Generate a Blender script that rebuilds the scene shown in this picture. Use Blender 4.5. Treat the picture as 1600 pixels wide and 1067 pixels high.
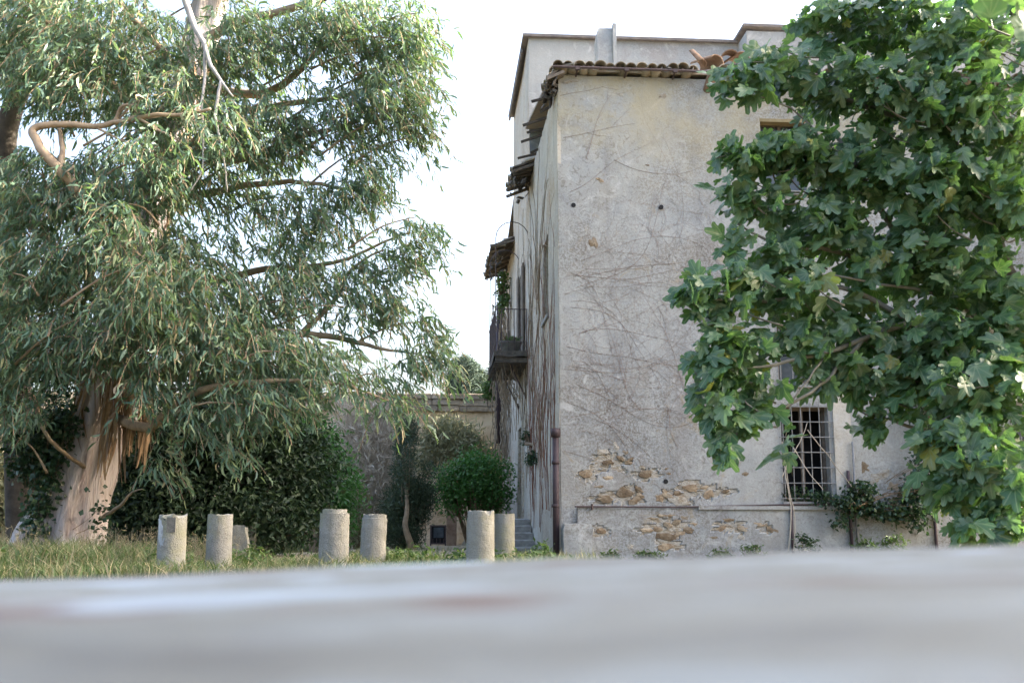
import bpy, bmesh, math, random
import numpy as np
from mathutils import Vector, Matrix, noise as mnoise
R = math.radians
random.seed(7); rng = np.random.default_rng(7)
for o in list(bpy.data.objects): bpy.data.objects.remove(o)
scene = bpy.context.scene
COL = scene.collection

# ------------------------------------------------------------------ camera
F, PXW, PXH = 1716.0, 1600.0, 1067.0
YAW, PITCH = R(4.0), math.atan(296.5/1716.0)
CAM = Vector((0, 0, 0.5))
cd = bpy.data.cameras.new('camera'); cam = bpy.data.objects.new('camera', cd); COL.objects.link(cam)
cam.location = CAM; cam.rotation_euler = (math.pi/2+PITCH, 0, -YAW)
cd.sensor_width = 36; cd.lens = F/PXW*36; cd.clip_start = 0.02; cd.clip_end = 2000
cd.dof.use_dof = True; cd.dof.focus_distance = 17.0; cd.dof.aperture_fstop = 5.0
scene.camera = cam
# ------------------------------------------------------------------ sky, sun, exposure
SUN_AZ, SUN_EL = R(86), R(30)          # azimuth from +Y towards +X (behind the house, right)
w = bpy.data.worlds.new('World'); scene.world = w; w.use_nodes = True
nt = w.node_tree; bg = nt.nodes['Background']
sky = nt.nodes.new('ShaderNodeTexSky'); sky.sky_type = 'NISHITA'; sky.sun_disc = False
sky.sun_elevation = SUN_EL; sky.sun_rotation = SUN_AZ
sky.air_density = 1.0; sky.dust_density = 8.5; sky.ozone_density = 1.0
nt.links.new(sky.outputs[0], bg.inputs[0]); bg.inputs[1].default_value = 0.15
sd = bpy.data.lights.new('sun', 'SUN'); sun = bpy.data.objects.new('sun', sd); COL.objects.link(sun)
sd.energy = 4.0; sd.angle = R(1.0); sd.color = (1.0, 0.92, 0.78)
sdir = Vector((math.sin(SUN_AZ)*math.cos(SUN_EL), math.cos(SUN_AZ)*math.cos(SUN_EL), math.sin(SUN_EL)))
sun.rotation_euler = sdir.to_track_quat('Z', 'Y').to_euler()
vs = scene.view_settings; vs.view_transform = 'Standard'; vs.look = 'None'; vs.gamma = 1; vs.use_curve_mapping = False
vs.exposure = 2.65
cy = scene.cycles; cy.max_bounces = 5; cy.diffuse_bounces = 3; cy.glossy_bounces = 2; cy.transmission_bounces = 3; cy.caustics_reflective = False; cy.caustics_refractive = False
scene.render.resolution_x = 1024; scene.render.resolution_y = 682

# ------------------------------------------------------------------ helpers
_f = Vector((math.sin(YAW)*math.cos(PITCH), math.cos(YAW)*math.cos(PITCH), math.sin(PITCH)))
_r = Vector((math.cos(YAW), -math.sin(YAW), 0)); _u = _r.cross(_f)
def ray(px, py): return _f + (px-800)/F*_r + (533.5-py)/F*_u
def at(px, py, Y):  d = ray(px, py); return CAM + d*(Y/d.y)
def atx(px, py, X): d = ray(px, py); return CAM + d*(X/d.x)
def pxm(Y): return F/Y

def wire(o, label=None, cat=None, group=None, kind=None):
    if label: o['label'] = label
    if cat: o['category'] = cat
    if group: o['group'] = group
    if kind: o['kind'] = kind
    return o
def empty(name, loc, label, cat, group=None):
    o = bpy.data.objects.new(name, None); COL.objects.link(o); o.location = loc; o.empty_display_size = .2
    return wire(o, label, cat, group)
bpy.context.view_layer.update()
def origin_of(o):
    v = Vector((0,0,0))
    while o: v += o.location; o = o.parent
    return v
def link(name, me, parent=None, m=None, shift=True):
    """mesh with world coordinates -> object; parents are never rotated, so local = world - parent origin"""
    o = bpy.data.objects.new(name, me); COL.objects.link(o)
    if m: me.materials.clear(); me.materials.append(m)
    if parent:
        o.parent = parent
        if shift: o.location = -origin_of(parent)
    return o

class MB:
    def __init__(s): s.v = []; s.f = []
    def add(s, vs_, fs):
        n = len(s.v); s.v += [tuple(q) for q in vs_]; s.f += [tuple(i+n for i in f) for f in fs]; return s
    def box(s, x0, x1, y0, y1, z0, z1):
        return s.add([(x0,y0,z0),(x1,y0,z0),(x1,y1,z0),(x0,y1,z0),(x0,y0,z1),(x1,y0,z1),(x1,y1,z1),(x0,y1,z1)],
                     [(0,3,2,1),(4,5,6,7),(0,1,5,4),(1,2,6,5),(2,3,7,6),(3,0,4,7)])
    def obox(s, c, ax, ay, az):
        c, ax, ay, az = map(Vector, (c, ax, ay, az)); vv = []
        for k in (-1,1):
            for i, j in ((-1,-1),(1,-1),(1,1),(-1,1)): vv.append(c+ax*i+ay*j+az*k)
        return s.add(vv, [(0,3,2,1),(4,5,6,7),(0,1,5,4),(1,2,6,5),(2,3,7,6),(3,0,4,7)])
    def bar(s, a, b, w, h=None):
        a, b = Vector(a), Vector(b); d = b-a; h = h or w
        n = d.normalized(); up = Vector((0,0,1)) if abs(n.z) < .95 else Vector((0,1,0))
        sx = n.cross(up).normalized(); sy = n.cross(sx).normalized()
        return s.obox((a+b)/2, sx*w/2, sy*h/2, d/2)
    def tube(s, pts, rad, sides=6, cap=True):
        pts = [Vector(p) for p in pts]; n = len(pts)
        if not hasattr(rad, '__len__'): rad = [rad]*n
        vv, ff = [], []; ref = None
        for i, p in enumerate(pts):
            t = (pts[min(i+1,n-1)]-pts[max(i-1,0)])
            if t.length < 1e-9: t = Vector((0,0,1))
            t.normalize()
            if ref is None:
                ref = t.cross(Vector((0,0,1))) if abs(t.z) < .9 else t.cross(Vector((1,0,0)))
            else: ref = ref - t*ref.dot(t)
            ref.normalize(); b = t.cross(ref)
            for k in range(sides):
                a = 2*math.pi*k/sides; vv.append(p+(ref*math.cos(a)+b*math.sin(a))*rad[i])
        for i in range(n-1):
            for k in range(sides):
                k2 = (k+1) % sides; ff.append((i*sides+k, i*sides+k2, (i+1)*sides+k2, (i+1)*sides+k))
        if cap: ff.append(tuple(range(sides-1,-1,-1))); ff.append(tuple((n-1)*sides+k for k in range(sides)))
        return s.add(vv, ff)
    def mesh(s, name, smooth=False):
        me = bpy.data.meshes.new(name); me.from_pydata(s.v, [], s.f)
        if smooth: me.polygons.foreach_set('use_smooth', [True]*len(me.polygons))
        me.update(); return me
    def build(s, name, m, parent=None, smooth=False): return link(name, s.mesh(name, smooth), parent, m)

def np_mesh(name, V, Fc, smooth=True, uv=None):
    V = np.asarray(V, np.float32).reshape(-1,3); Fc = np.asarray(Fc, np.int32); k = Fc.shape[1]; m = len(Fc)
    me = bpy.data.meshes.new(name); me.vertices.add(len(V)); me.vertices.foreach_set('co', V.ravel())
    me.loops.add(m*k); me.loops.foreach_set('vertex_index', Fc.ravel())
    me.polygons.add(m); me.polygons.foreach_set('loop_start', np.arange(0, m*k, k, dtype=np.int32))
    if smooth: me.polygons.foreach_set('use_smooth', np.ones(m, bool))
    if uv is not None: me.uv_layers.new(name='UVMap').data.foreach_set('uv', np.asarray(uv, np.float32)[Fc.ravel()].ravel())
    me.update(calc_edges=True); return me
def smooth_path(pts, n=6):
    pts = [Vector(p) for p in pts]; out = []
    for i in range(len(pts)-1):
        p0, p1, p2, p3 = pts[max(i-1,0)], pts[i], pts[i+1], pts[min(i+2,len(pts)-1)]
        for k in range(n):
            t = k/n
            out.append(.5*((2*p1)+(p2-p0)*t+(2*p0-5*p1+4*p2-p3)*t*t+(3*p1-p0-3*p2+p3)*t**3))
    out.append(pts[-1]); return out
def wob(p, s=1.0, a=1.0): return Vector(mnoise.noise_vector(Vector(p)*s))*a

# ------------------------------------------------------------------ materials
class NT:
    def __init__(s, name, rough=.8, spec=.3):
        s.m = bpy.data.materials.new(name); s.m.use_nodes = True; s.nt = s.m.node_tree; s.b = s.nt.nodes['Principled BSDF']
        s.b.inputs['Roughness'].default_value = rough; s.b.inputs['Specular IOR Level'].default_value = spec
        s.pos = s.N('ShaderNodeNewGeometry').outputs['Position']
    def N(s, t, **k):
        n = s.nt.nodes.new(t)
        for a, b in k.items(): setattr(n, a, b)
        return n
    def L(s, a, b): s.nt.links.new(a, b)
    def put(s, sock, v):
        if isinstance(v, bpy.types.NodeSocket): s.L(v, sock)
        elif isinstance(v, (int, float)): sock.default_value = v
        else: sock.default_value = (*v, 1) if len(v) == 3 and sock.type == 'RGBA' else v
    def map(s, scale, vec=None):
        n = s.N('ShaderNodeMapping'); s.L(vec or s.pos, n.inputs[0]); n.inputs['Scale'].default_value = scale; return n.outputs[0]
    def noise(s, scale, detail=4, rough=.55, vec=None, dist=0):
        n = s.N('ShaderNodeTexNoise'); s.L(vec or s.pos, n.inputs['Vector']); n.inputs['Scale'].default_value = scale
        n.inputs['Detail'].default_value = detail; n.inputs['Roughness'].default_value = rough; n.inputs['Distortion'].default_value = dist
        return n.outputs[0]
    def vor(s, scale, vec=None, feature='F1'):
        n = s.N('ShaderNodeTexVoronoi', feature=feature); s.L(vec or s.pos, n.inputs['Vector']); n.inputs['Scale'].default_value = scale
        return n.outputs['Distance']
    def ramp(s, fac, stops, interp='LINEAR'):
        n = s.N('ShaderNodeValToRGB'); s.L(fac, n.inputs[0]); e = n.color_ramp.elements; n.color_ramp.interpolation = interp
        while len(e) < len(stops): e.new(.5)
        for i, (p, c) in enumerate(stops):
            e[i].position = p; e[i].color = (*c, 1) if hasattr(c, '__len__') else (c, c, c, 1)
        return n.outputs[0]
    def mix(s, fac, a, b, mode='MIX'):
        n = s.N('ShaderNodeMix', data_type='RGBA', blend_type=mode)
        s.put(n.inputs[0], fac); s.put(n.inputs[6], a); s.put(n.inputs[7], b); return n.outputs[2]
    def math(s, op, a, b=0.0):
        n = s.N('ShaderNodeMath', operation=op, use_clamp=False); s.put(n.inputs[0], a); s.put(n.inputs[1], b); return n.outputs[0]
    def z(s, a, b):   # 0 at world height a, 1 at b
        sp = s.N('ShaderNodeSeparateXYZ'); s.L(s.pos, sp.inputs[0])
        n = s.N('ShaderNodeMapRange'); s.L(sp.outputs[2], n.inputs[0]); n.inputs[1].default_value = a; n.inputs[2].default_value = b; return n.outputs[0]
    def rnd(s):
        g = s.N('ShaderNodeNewGeometry').outputs['Random Per Island']; o = s.N('ShaderNodeObjectInfo').outputs['Random']
        return s.math('FRACT', s.math('ADD', g, o))
    def color(s, c): s.put(s.b.inputs['Base Color'], c)
    def bump(s, h, strength=.5, dist=.02):
        n = s.N('ShaderNodeBump'); n.inputs['Strength'].default_value = strength; n.inputs['Distance'].default_value = dist
        s.L(h, n.inputs['Height']); s.L(n.outputs[0], s.b.inputs['Normal'])

def plaster(name, cols, speck, yellow=0.0, streak=.4, speck_amt=.7):
    t = NT(name, .92, .2)
    c = t.ramp(t.noise(.8, 5, .6, dist=.5), [(.3, cols[0]), (.5, cols[1]), (.68, cols[2])])
    c = t.mix(t.math('MULTIPLY', t.ramp(t.noise(4.5, 6, .7), [(.42, 0), (.62, 1)]), .35), c, cols[3])
    mask = t.ramp(t.noise(.5, 5, .6, dist=.8), [(.40, .15), (.60, 1)])
    sp = t.ramp(t.noise(22, 8, .85), [(.48, 0), (.54, 1)])
    c = t.mix(t.math('MULTIPLY', t.math('MULTIPLY', sp, mask), speck_amt), c, speck)
    sp2 = t.ramp(t.noise(9, 8, .75, dist=1.0), [(.54, 0), (.6, 1)])
    c = t.mix(t.math('MULTIPLY', sp2, speck_amt*.6), c, [q*.75 for q in speck])
    st = t.ramp(t.noise(1.0, 5, .6, vec=t.map((3.2, 3.2, .22))), [(.5, 0), (.72, 1)])
    c = t.mix(t.math('MULTIPLY', st, streak), c, (.20, .19, .19))
    wh = t.ramp(t.noise(2.2, 8, .7, dist=1.2), [(.56, 0), (.66, 1)])
    c = t.mix(t.math('MULTIPLY', wh, .6), c, (.58, .59, .595))
    bl = t.ramp(t.noise(.33, 3, .5, dist=.4), [(.45, 0), (.62, 1)])
    c = t.mix(t.math('MULTIPLY', bl, .45), c, (.465, .475, .46))
    if yellow:
        oc = t.ramp(t.noise(1.4, 6, .7, dist=1.5), [(.60, 0), (.70, 1)])
        c = t.mix(t.math('MULTIPLY', oc, .55), c, (.38, .31, .20))
        ym = t.math('MULTIPLY', t.ramp(t.noise(.9, 5, .65), [(.38, 0), (.6, 1)]), t.z(6.4, 8.6))
        c = t.mix(t.math('MULTIPLY', ym, yellow), c, (.46, .40, .26))
    t.color(c)
    h = t.math('ADD', t.noise(30, 6, .7), t.math('MULTIPLY', t.noise(3.5, 5, .6), 2.2))
    t.bump(h, .55, .012); return t.m
M = {}
M['plaster'] = plaster('plaster_grey', [(.258,.28,.30), (.37,.388,.395), (.325,.318,.298), (.48,.487,.467)], (.18,.155,.13), .7, .5, .85)
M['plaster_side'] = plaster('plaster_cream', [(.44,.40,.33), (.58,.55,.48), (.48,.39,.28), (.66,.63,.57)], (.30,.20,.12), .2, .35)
M['plaster_far'] = plaster('plaster_pale', [(.27,.29,.31), (.34,.365,.38), (.30,.30,.30), (.40,.40,.39)], (.24,.22,.21), 0, .3, .45)
def simple(name, stops, scale=6, rough=.85, bump=.4, bd=.01, metal=0, vec=None, detail=6, spec=.3, rnd=0):
    t = NT(name, rough, spec)
    c = t.ramp(t.noise(scale, detail, .65, vec=t.map(vec) if vec else None), stops)
    if rnd:
        hs = t.N('ShaderNodeHueSaturation'); t.L(c, hs.inputs['Color'])
        t.L(t.math('ADD', t.math('MULTIPLY', t.rnd(), rnd), 1-rnd/2), hs.inputs['Value']); c = hs.outputs[0]
    t.color(c); t.b.inputs['Metallic'].default_value = metal
    if bump: t.bump(t.noise(scale*4, 6, .7, vec=t.map(vec) if vec else None), bump, bd)
    return t.m
M['stone'] = simple('exposed_stone', [(.25,(.115,.085,.065)), (.45,(.25,.185,.12)), (.6,(.37,.305,.225)), (.78,(.22,.19,.165))], 6.5, .9, .8, .02, rnd=.7)
M['mortar'] = simple('old_mortar', [(.28,(.15,.115,.08)), (.42,(.36,.31,.24)), (.58,(.50,.48,.44)), (.72,(.30,.22,.13))], 7, .95, 1, .03, None or 0, (1,1,1.9), 8)
M['tile'] = simple('roof_clay', [(.3,(.22,.205,.18)), (.5,(.33,.30,.25)), (.62,(.33,.25,.19)), (.75,(.22,.22,.18))], 7, .9, .6, .01, rnd=.6)
M['terracotta'] = simple('broken_terracotta', [(.3,(.18,.11,.075)), (.6,(.33,.235,.165)), (.8,(.27,.14,.08))], 5, .85, .5)
M['iron'] = simple('rusty_iron', [(.3,(.06,.05,.055)), (.7,(.13,.09,.085))], 14, .6, .4, .004, .2)
M['grille'] = simple('grey_grille', [(.3,(.16,.17,.18)), (.7,(.30,.30,.30))], 14, .55, .3, .003, .2)
M['pipe'] = simple('cast_iron_pipe', [(.3,(.05,.037,.045)), (.7,(.085,.06,.066))], 9, .55, .35, .004, .1)
M['dark'] = simple('near_black', [(.3,(.012,.013,.015)), (.7,(.03,.03,.033))], 4, .9, 0)  # near black for the room core, hole plugs and gate sheet
M['glass'] = simple('dusty_glass', [(.3,(.03,.04,.05)), (.7,(.09,.11,.13))], 3, .18, .1, .002, 0, spec=.5)
M['wood'] = simple('grey_timber', [(.3,(.10,.085,.07)), (.7,(.24,.20,.165))], 10, .9, .6, .008, rnd=.5)
M['ochre'] = simple('ochre_lintel', [(.3,(.24,.19,.10)), (.7,(.33,.27,.16))], 6, .85, .4)
M['capping'] = simple('lead_capping', [(.3,(.12,.11,.11)), (.7,(.22,.20,.19))], 5, .7, .3)
M['slabdark'] = simple('rotten_balcony', [(.3,(.07,.068,.065)), (.6,(.17,.15,.13)), (.75,(.25,.19,.14))], 4, .95, 1, .04)
M['step'] = simple('step_stone', [(.3,(.22,.22,.22)), (.7,(.40,.40,.39))], 7, .9, .6)
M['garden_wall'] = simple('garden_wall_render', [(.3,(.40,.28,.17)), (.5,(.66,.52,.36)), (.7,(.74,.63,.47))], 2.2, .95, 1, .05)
M['block'] = simple('garden_wall_stone', [(.3,(.27,.215,.16)), (.7,(.50,.42,.33))], 4, .95, 1, .04, rnd=.6)
def column_mat():
    t = NT('granite_column', .9, .25)
    c = t.ramp(t.noise(3.2, 6, .7), [(.3,(.20,.20,.19)), (.55,(.30,.30,.285)), (.7,(.24,.235,.195))])
    c = t.mix(t.math('MULTIPLY', t.ramp(t.noise(75, 4, .75), [(.5,0),(.62,1)]), .7), c, (.17,.16,.145))
    c = t.mix(t.math('MULTIPLY', t.ramp(t.noise(9, 7, .75), [(.6,0),(.66,1)]), .7), c, (.48,.48,.45))
    c = t.mix(t.math('MULTIPLY', t.ramp(t.noise(2.2, 4, .6), [(.52,0),(.64,1)]), .5), c, (.25,.25,.13))
    c = t.mix(t.math('MULTIPLY', t.ramp(t.noise(1, 5, .6, vec=t.map((14, 14, 1.5))), [(.5,0),(.7,1)]), .55), c, (.20,.185,.15))
    c = t.mix(t.math('MULTIPLY', t.N('ShaderNodeObjectInfo').outputs['Random'], .35), c, (.25,.245,.20))
    t.color(c); t.bump(t.math('ADD', t.noise(60, 5, .7), t.math('MULTIPLY', t.noise(8, 4), 1.6)), .9, .02); return t.m
M['column'] = column_mat()
M['darkstone'] = simple('dark_stone', [(.3,(.10,.10,.09)), (.7,(.21,.20,.18))], 6, .9, .7, .02)  # darker grey stone for posts, planter pot and socket block
def ledge_mat():
    t = NT('weathered_pale_stone', .8, .3)
    s1 = t.noise(1, 7, .65, vec=t.map((2.6, 9, 9)), dist=.6)
    c = t.ramp(s1, [(.33,(.08,.082,.077)), (.46,(.148,.163,.164)), (.62,(.19,.212,.217))])
    c = t.mix(t.math('MULTIPLY', t.ramp(t.noise(1, 5, .7, vec=t.map((13, 22, 22))), [(.45,0),(.58,1)]), .7), c, (.125,.128,.115))
    b = t.ramp(t.noise(1, 3, .5, vec=t.map((7, 16, 16))), [(.58,0),(.68,1)])
    c = t.mix(t.math('MULTIPLY', b, .75), c, (.09,.055,.045))
    c = t.mix(t.ramp(t.noise(1, 2, .5, vec=t.map((5, 9, 9))), [(.62,0),(.68,.7)]), c, (.27,.34,.40))
    t.color(c); t.bump(t.noise(1, 6, .7, vec=t.map((8, 50, 50))), .5, .004); return t.m
M['ledge'] = ledge_mat()
def bark_mat():
    t = NT('eucalyptus_bark', .85, .25)
    v = t.map((6.5, 6.5, .8))
    c = t.ramp(t.noise(1, 6, .65, vec=v, dist=.6), [(.28,(.20,.15,.13)), (.38,(.42,.345,.33)), (.55,(.60,.54,.53)), (.68,(.48,.39,.34)), (.80,(.27,.19,.14))])
    t.color(c); t.bump(t.noise(2.2, 7, .7, vec=v, dist=.8), 1, .05); return t.m
M['bark'] = bark_mat()
M['shred'] = simple('peeling_bark', [(.3,(.22,.14,.08)), (.7,(.42,.30,.19))], 8, .9, .5, .005, rnd=.6)
M['limb'] = simple('tan_limb', [(.3,(.20,.145,.10)), (.6,(.38,.29,.20)), (.8,(.30,.20,.13))], 7, .8, .5, .008)
M['deadlimb'] = simple('bleached_limb', [(.3,(.30,.29,.28)), (.7,(.47,.45,.44))], 9, .8, .5, .006)
M['twig'] = simple('twig', [(.3,(.13,.09,.06)), (.7,(.26,.19,.12))], 12, .85, 0)
M['figbark'] = simple('fig_bark', [(.3,(.12,.115,.10)), (.7,(.26,.25,.215))], 8, .85, .5, .006)
M['darktrunk'] = simple('dark_trunk', [(.3,(.05,.04,.035)), (.7,(.12,.10,.08))], 6, .9, .6)
M['vine'] = simple('bare_vine', [(.3,(.21,.135,.11)), (.7,(.32,.22,.18))], 8, .9, 0)
M['redvine'] = simple('red_vine', [(.3,(.17,.075,.06)), (.7,(.30,.17,.12))], 8, .9, 0, rnd=.5)
M['dryvine'] = simple('dry_vine', [(.3,(.18,.14,.10)), (.7,(.36,.29,.21))], 8, .9, 0, rnd=.5)
def leaf(name, stops, trans=(.2,.35,.04), tf=.35, rough=.42, spec=.5, back=None, patch=.35, veins=False):
    t = NT(name, rough, spec)
    c = t.ramp(t.rnd(), stops)
    c = t.mix(t.math('MULTIPLY', t.ramp(t.noise(.9, 3), [(.38,0),(.62,1)]), patch), c, [q*.55 for q in stops[0][1]])
    if veins:
        sp = t.N('ShaderNodeSeparateXYZ'); t.L(t.N('ShaderNodeTexCoord').outputs['UV'], sp.inputs[0])
        x_ = t.math('ABSOLUTE', sp.outputs[0]); y_ = t.math('SUBTRACT', sp.outputs[1], .06)
        an = t.math('ARCTAN2', x_, y_); r_ = t.math('SQRT', t.math('ADD', t.math('MULTIPLY', x_, x_), t.math('MULTIPLY', y_, y_)))
        dm = t.math('MINIMUM', t.math('MINIMUM', an, t.math('ABSOLUTE', t.math('SUBTRACT', an, .5))), t.math('ABSOLUTE', t.math('SUBTRACT', an, 1.15)))
        vm = t.ramp(t.math('MULTIPLY', dm, r_), [(.012, 1), (.03, 0)])
        c = t.mix(t.math('MULTIPLY', vm, .65), c, (.24,.31,.16))
        c = t.mix(t.math('MULTIPLY', t.ramp(t.noise(14, 5, .7), [(.5,0),(.7,1)]), .35), c, (.13,.16,.07))
    if back:
        c = t.mix(t.N('ShaderNodeNewGeometry').outputs['Backfacing'], c, back)
    t.color(c)
    tr = t.N('ShaderNodeBsdfTranslucent'); t.put(tr.inputs[0], t.mix(.5, c, trans))
    mx = t.N('ShaderNodeMixShader'); mx.inputs[0].default_value = tf
    out = t.nt.nodes['Material Output']; t.L(t.b.outputs[0], mx.inputs[1]); t.L(tr.outputs[0], mx.inputs[2]); t.L(mx.outputs[0], out.inputs[0])
    return t.m
M['euc'] = leaf('eucalyptus_leaf', [(0,(.07,.135,.105)), (.45,(.12,.20,.14)), (.78,(.175,.255,.16)), (.93,(.26,.31,.15)), (.985,(.33,.25,.16))], (.28,.46,.06), .34, .45, .45, None, .25)
M['fig'] = leaf('fig_leaf', [(0,(.05,.12,.06)), (.5,(.09,.175,.09)), (.965,(.15,.225,.12)), (.99,(.28,.27,.05))], (.2,.46,.03), .36, .36, .65, None, .15, True)
M['laurel'] = leaf('laurel_leaf', [(0,(.02,.045,.028)), (.6,(.04,.075,.04)), (.95,(.065,.105,.045))], (.08,.16,.02), .18, .5, .35)
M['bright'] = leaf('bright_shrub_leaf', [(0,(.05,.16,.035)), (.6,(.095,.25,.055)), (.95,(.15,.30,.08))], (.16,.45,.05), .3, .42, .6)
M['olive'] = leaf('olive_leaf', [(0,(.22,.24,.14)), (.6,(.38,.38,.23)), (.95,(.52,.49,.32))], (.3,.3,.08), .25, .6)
M['conifer'] = leaf('conifer_leaf', [(0,(.035,.065,.04)), (.6,(.07,.11,.06)), (.95,(.11,.15,.08))], (.08,.12,.02), .1, .6)
M['cypress'] = leaf('cypress_leaf', [(0,(.04,.075,.06)), (.6,(.07,.11,.085)), (.95,(.10,.14,.10))], (.12,.18,.08), .1, .8)
M['ivy'] = leaf('ivy_leaf', [(0,(.02,.05,.028)), (.6,(.04,.085,.045)), (.95,(.06,.11,.05))], (.1,.22,.03), .2, .35)
M['grass'] = leaf('grass_blade', [(0,(.05,.10,.03)), (.4,(.085,.145,.045)), (.6,(.17,.18,.085)), (.95,(.38,.32,.20))], (.25,.3,.06), .3, .6)
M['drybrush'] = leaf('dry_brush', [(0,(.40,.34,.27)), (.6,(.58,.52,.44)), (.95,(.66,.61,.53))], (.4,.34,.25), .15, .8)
M['straw'] = leaf('straw', [(0,(.20,.17,.10)), (.6,(.30,.25,.15)), (.95,(.40,.34,.22))], (.3,.26,.14), .15, .8)
M['weed'] = leaf('weed_leaf', [(0,(.05,.10,.03)), (.6,(.08,.15,.04)), (.95,(.13,.19,.06))], (.2,.35,.05), .3, .5)
def ground_mat():
    t = NT('garden_soil', .95, .2)
    c = t.ramp(t.noise(1.3, 7, .7), [(.3,(.10,.085,.055)), (.55,(.17,.145,.095)), (.7,(.11,.12,.05))])
    t.color(c); t.bump(t.noise(9, 6, .7), .8, .05); return t.m
M['ground'] = ground_mat()
M['path'] = simple('pale_path', [(.3,(.30,.25,.17)), (.7,(.44,.38,.27))], 5, .95, .6, .02)

# ------------------------------------------------------------------ ground
def terrain():
    V = []; ys = np.concatenate([np.linspace(-6, 45, 60), np.geomspace(50, 900, 12)]); xs = np.concatenate([-np.geomspace(600, 22, 10), np.linspace(-20, 20, 50), np.geomspace(22, 600, 10)])
    for y in ys:
        for x in xs: V.append((x, y, -.02+.05*mnoise.noise(Vector((x*.35, y*.35, 0)))))
    n = len(xs); Fc = [(j*n+i, j*n+i+1, (j+1)*n+i+1, (j+1)*n+i) for j in range(len(ys)-1) for i in range(n-1)]
    return np_mesh('ground', V, Fc)
wire(link('ground', terrain(), None, M['ground']), 'rough earth ground of the overgrown garden', None, None, 'structure')
pm = MB(); P = [(-4.2,17.5),(-3.0,24),(-1.6,30),(-.4,35.5)]; Q = [(.6,17.5),(1.0,24),(1.15,30),(1.2,35.5)]
pv = [(*p, .055) for p in P]+[(*q, .055) for q in Q]
pm.add(pv, [(i, i+4, i+5, i+1) for i in range(3)])
wire(pm.build('path', M['path']), 'pale dry earth path running beside the house', None, None, 'structure')

# ------------------------------------------------------------------ house
XC = at(877, 850, 20).x; YF, YM, YT, YE = 20.0, 26.5, 32.0, 37.6; XR = 15.5
ZE, ZT = at(1000, 108, 19.6).z, at(960, 61, 26.4).z
house = empty('old_house', (XC, YF, 0), 'abandoned grey plastered house with stained walls and broken tiled eaves', 'house')
def disp(p):
    p = Vector(p); return p + wob(p, .7, .02) + wob(p+Vector((9,3,5)), 3.0, .010)
PATCH = [(985,772,34,15),(1060,776,36,14),(955,722,36,20),(1008,742,30,10),(1048,824,30,24),(1042,852,30,12),(1108,768,24,13),(1140,822,36,12),(945,778,28,11),(1195,826,18,10),(1378,745,34,26),(968,148,18,8),(1036,152,16,16),(928,382,16,14),(938,830,18,12),(920,740,24,12),(1135,768,16,7),(890,128,18,8),(1015,826,26,8),(1080,760,26,10)]
def ragged(i, an):
    return .75+.55*mnoise.noise(Vector((math.cos(an)*1.7+i*5, math.sin(an)*1.7, 0)))+.42*mnoise.noise(Vector((math.cos(an)*5+i*9, math.sin(an)*5, 3)))
PC = [(at(a, b, YF), w_/85.8, h_/85.8, b > 790) for a, b, w_, h_ in PATCH]
def recess(x, z, plinth):
    for i, (c, w_, h_, p_) in enumerate(PC):
        if p_ != plinth or c.z > 2.7 or c.x > XC+4.2: continue
        dx, dz = (x-c.x)/w_, (z-c.z)/h_
        if abs(dx) < 1.6 and abs(dz) < 1.6 and math.hypot(dx, dz) < ragged(i, math.atan2(dz, dx)): return .034 if not plinth else .030
    return 0.0
def wall_grid(name, u0, u1, z0, z1, holes, to3, nrm, m, depth=.35, cell=.22, outer=False, fine=None, plinth=False):
    """plaster wall as a fine wavy grid with real openings and reveals; to3(u,z,d)->world, d = depth into the wall"""
    def lines(a, b, cuts):
        c = sorted(set([a, b]+[q for q in cuts if a < q < b])); out = [a]
        for i in range(len(c)-1):
            fr = fine and c[i] < fine[0 if cuts is cu_ else 1]; k = max(1, round((c[i+1]-c[i])/(.034 if fr else cell)))
            out += [c[i]+(c[i+1]-c[i])*j/k for j in range(1, k+1)]
        return out
    cu_ = [h[0] for h in holes]+[h[1] for h in holes]+([fine[0]] if fine else []); cz_ = [h[2] for h in holes]+[h[3] for h in holes]+([fine[1]] if fine else [])
    us = lines(u0, u1, cu_); zs = lines(z0, z1, cz_)
    mb = MB(); idx = {}
    def vid(u, zz, d):
        k = (round(u,4), round(zz,4), d)
        if k not in idx:
            p = disp(to3(u, zz, d))
            if fine and d == 0: p.y += recess(u, zz, plinth)
            idx[k] = len(mb.v); mb.v.append(tuple(p))
        return idx[k]
    def solid(i, j):
        if i < 0 or j < 0 or i >= len(us)-1 or j >= len(zs)-1: return False
        cu, cz = (us[i]+us[i+1])/2, (zs[j]+zs[j+1])/2
        return not any(h[0] < cu < h[1] and h[2] < cz < h[3] for h in holes)
    def fc(*q): mb.f.append(tuple(q) if nrm > 0 else tuple(reversed(q)))
    for i in range(len(us)-1):
        for j in range(len(zs)-1):
            if not solid(i, j): continue
            a, b, c, d = us[i], us[i+1], zs[j], zs[j+1]
            fc(vid(a,c,0), vid(b,c,0), vid(b,d,0), vid(a,d,0))
            for (di, dj, p, q) in ((-1,0,(a,d),(a,c)), (1,0,(b,c),(b,d)), (0,-1,(a,c),(b,c)), (0,1,(b,d),(a,d))):
                if not solid(i+di, j+dj) and (outer or (0 <= i+di < len(us)-1 and 0 <= j+dj < len(zs)-1)):
                    fc(vid(*q,0), vid(*p,0), vid(*p,depth), vid(*q,depth))
    return link(name, mb.mesh(name, False), house, m)
f3 = lambda Y: (lambda u, z, d: (u, Y+d, z))
s3 = lambda u, z, d: (XC+d, u, z)
def rect(p0, p1, Y):   # pixel rectangle on plane Y -> x0,x1,z0,z1
    a, b = at(*p0, Y), at(*p1, Y); return (min(a.x,b.x), max(a.x,b.x), min(a.z,b.z), max(a.z,b.z))
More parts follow.
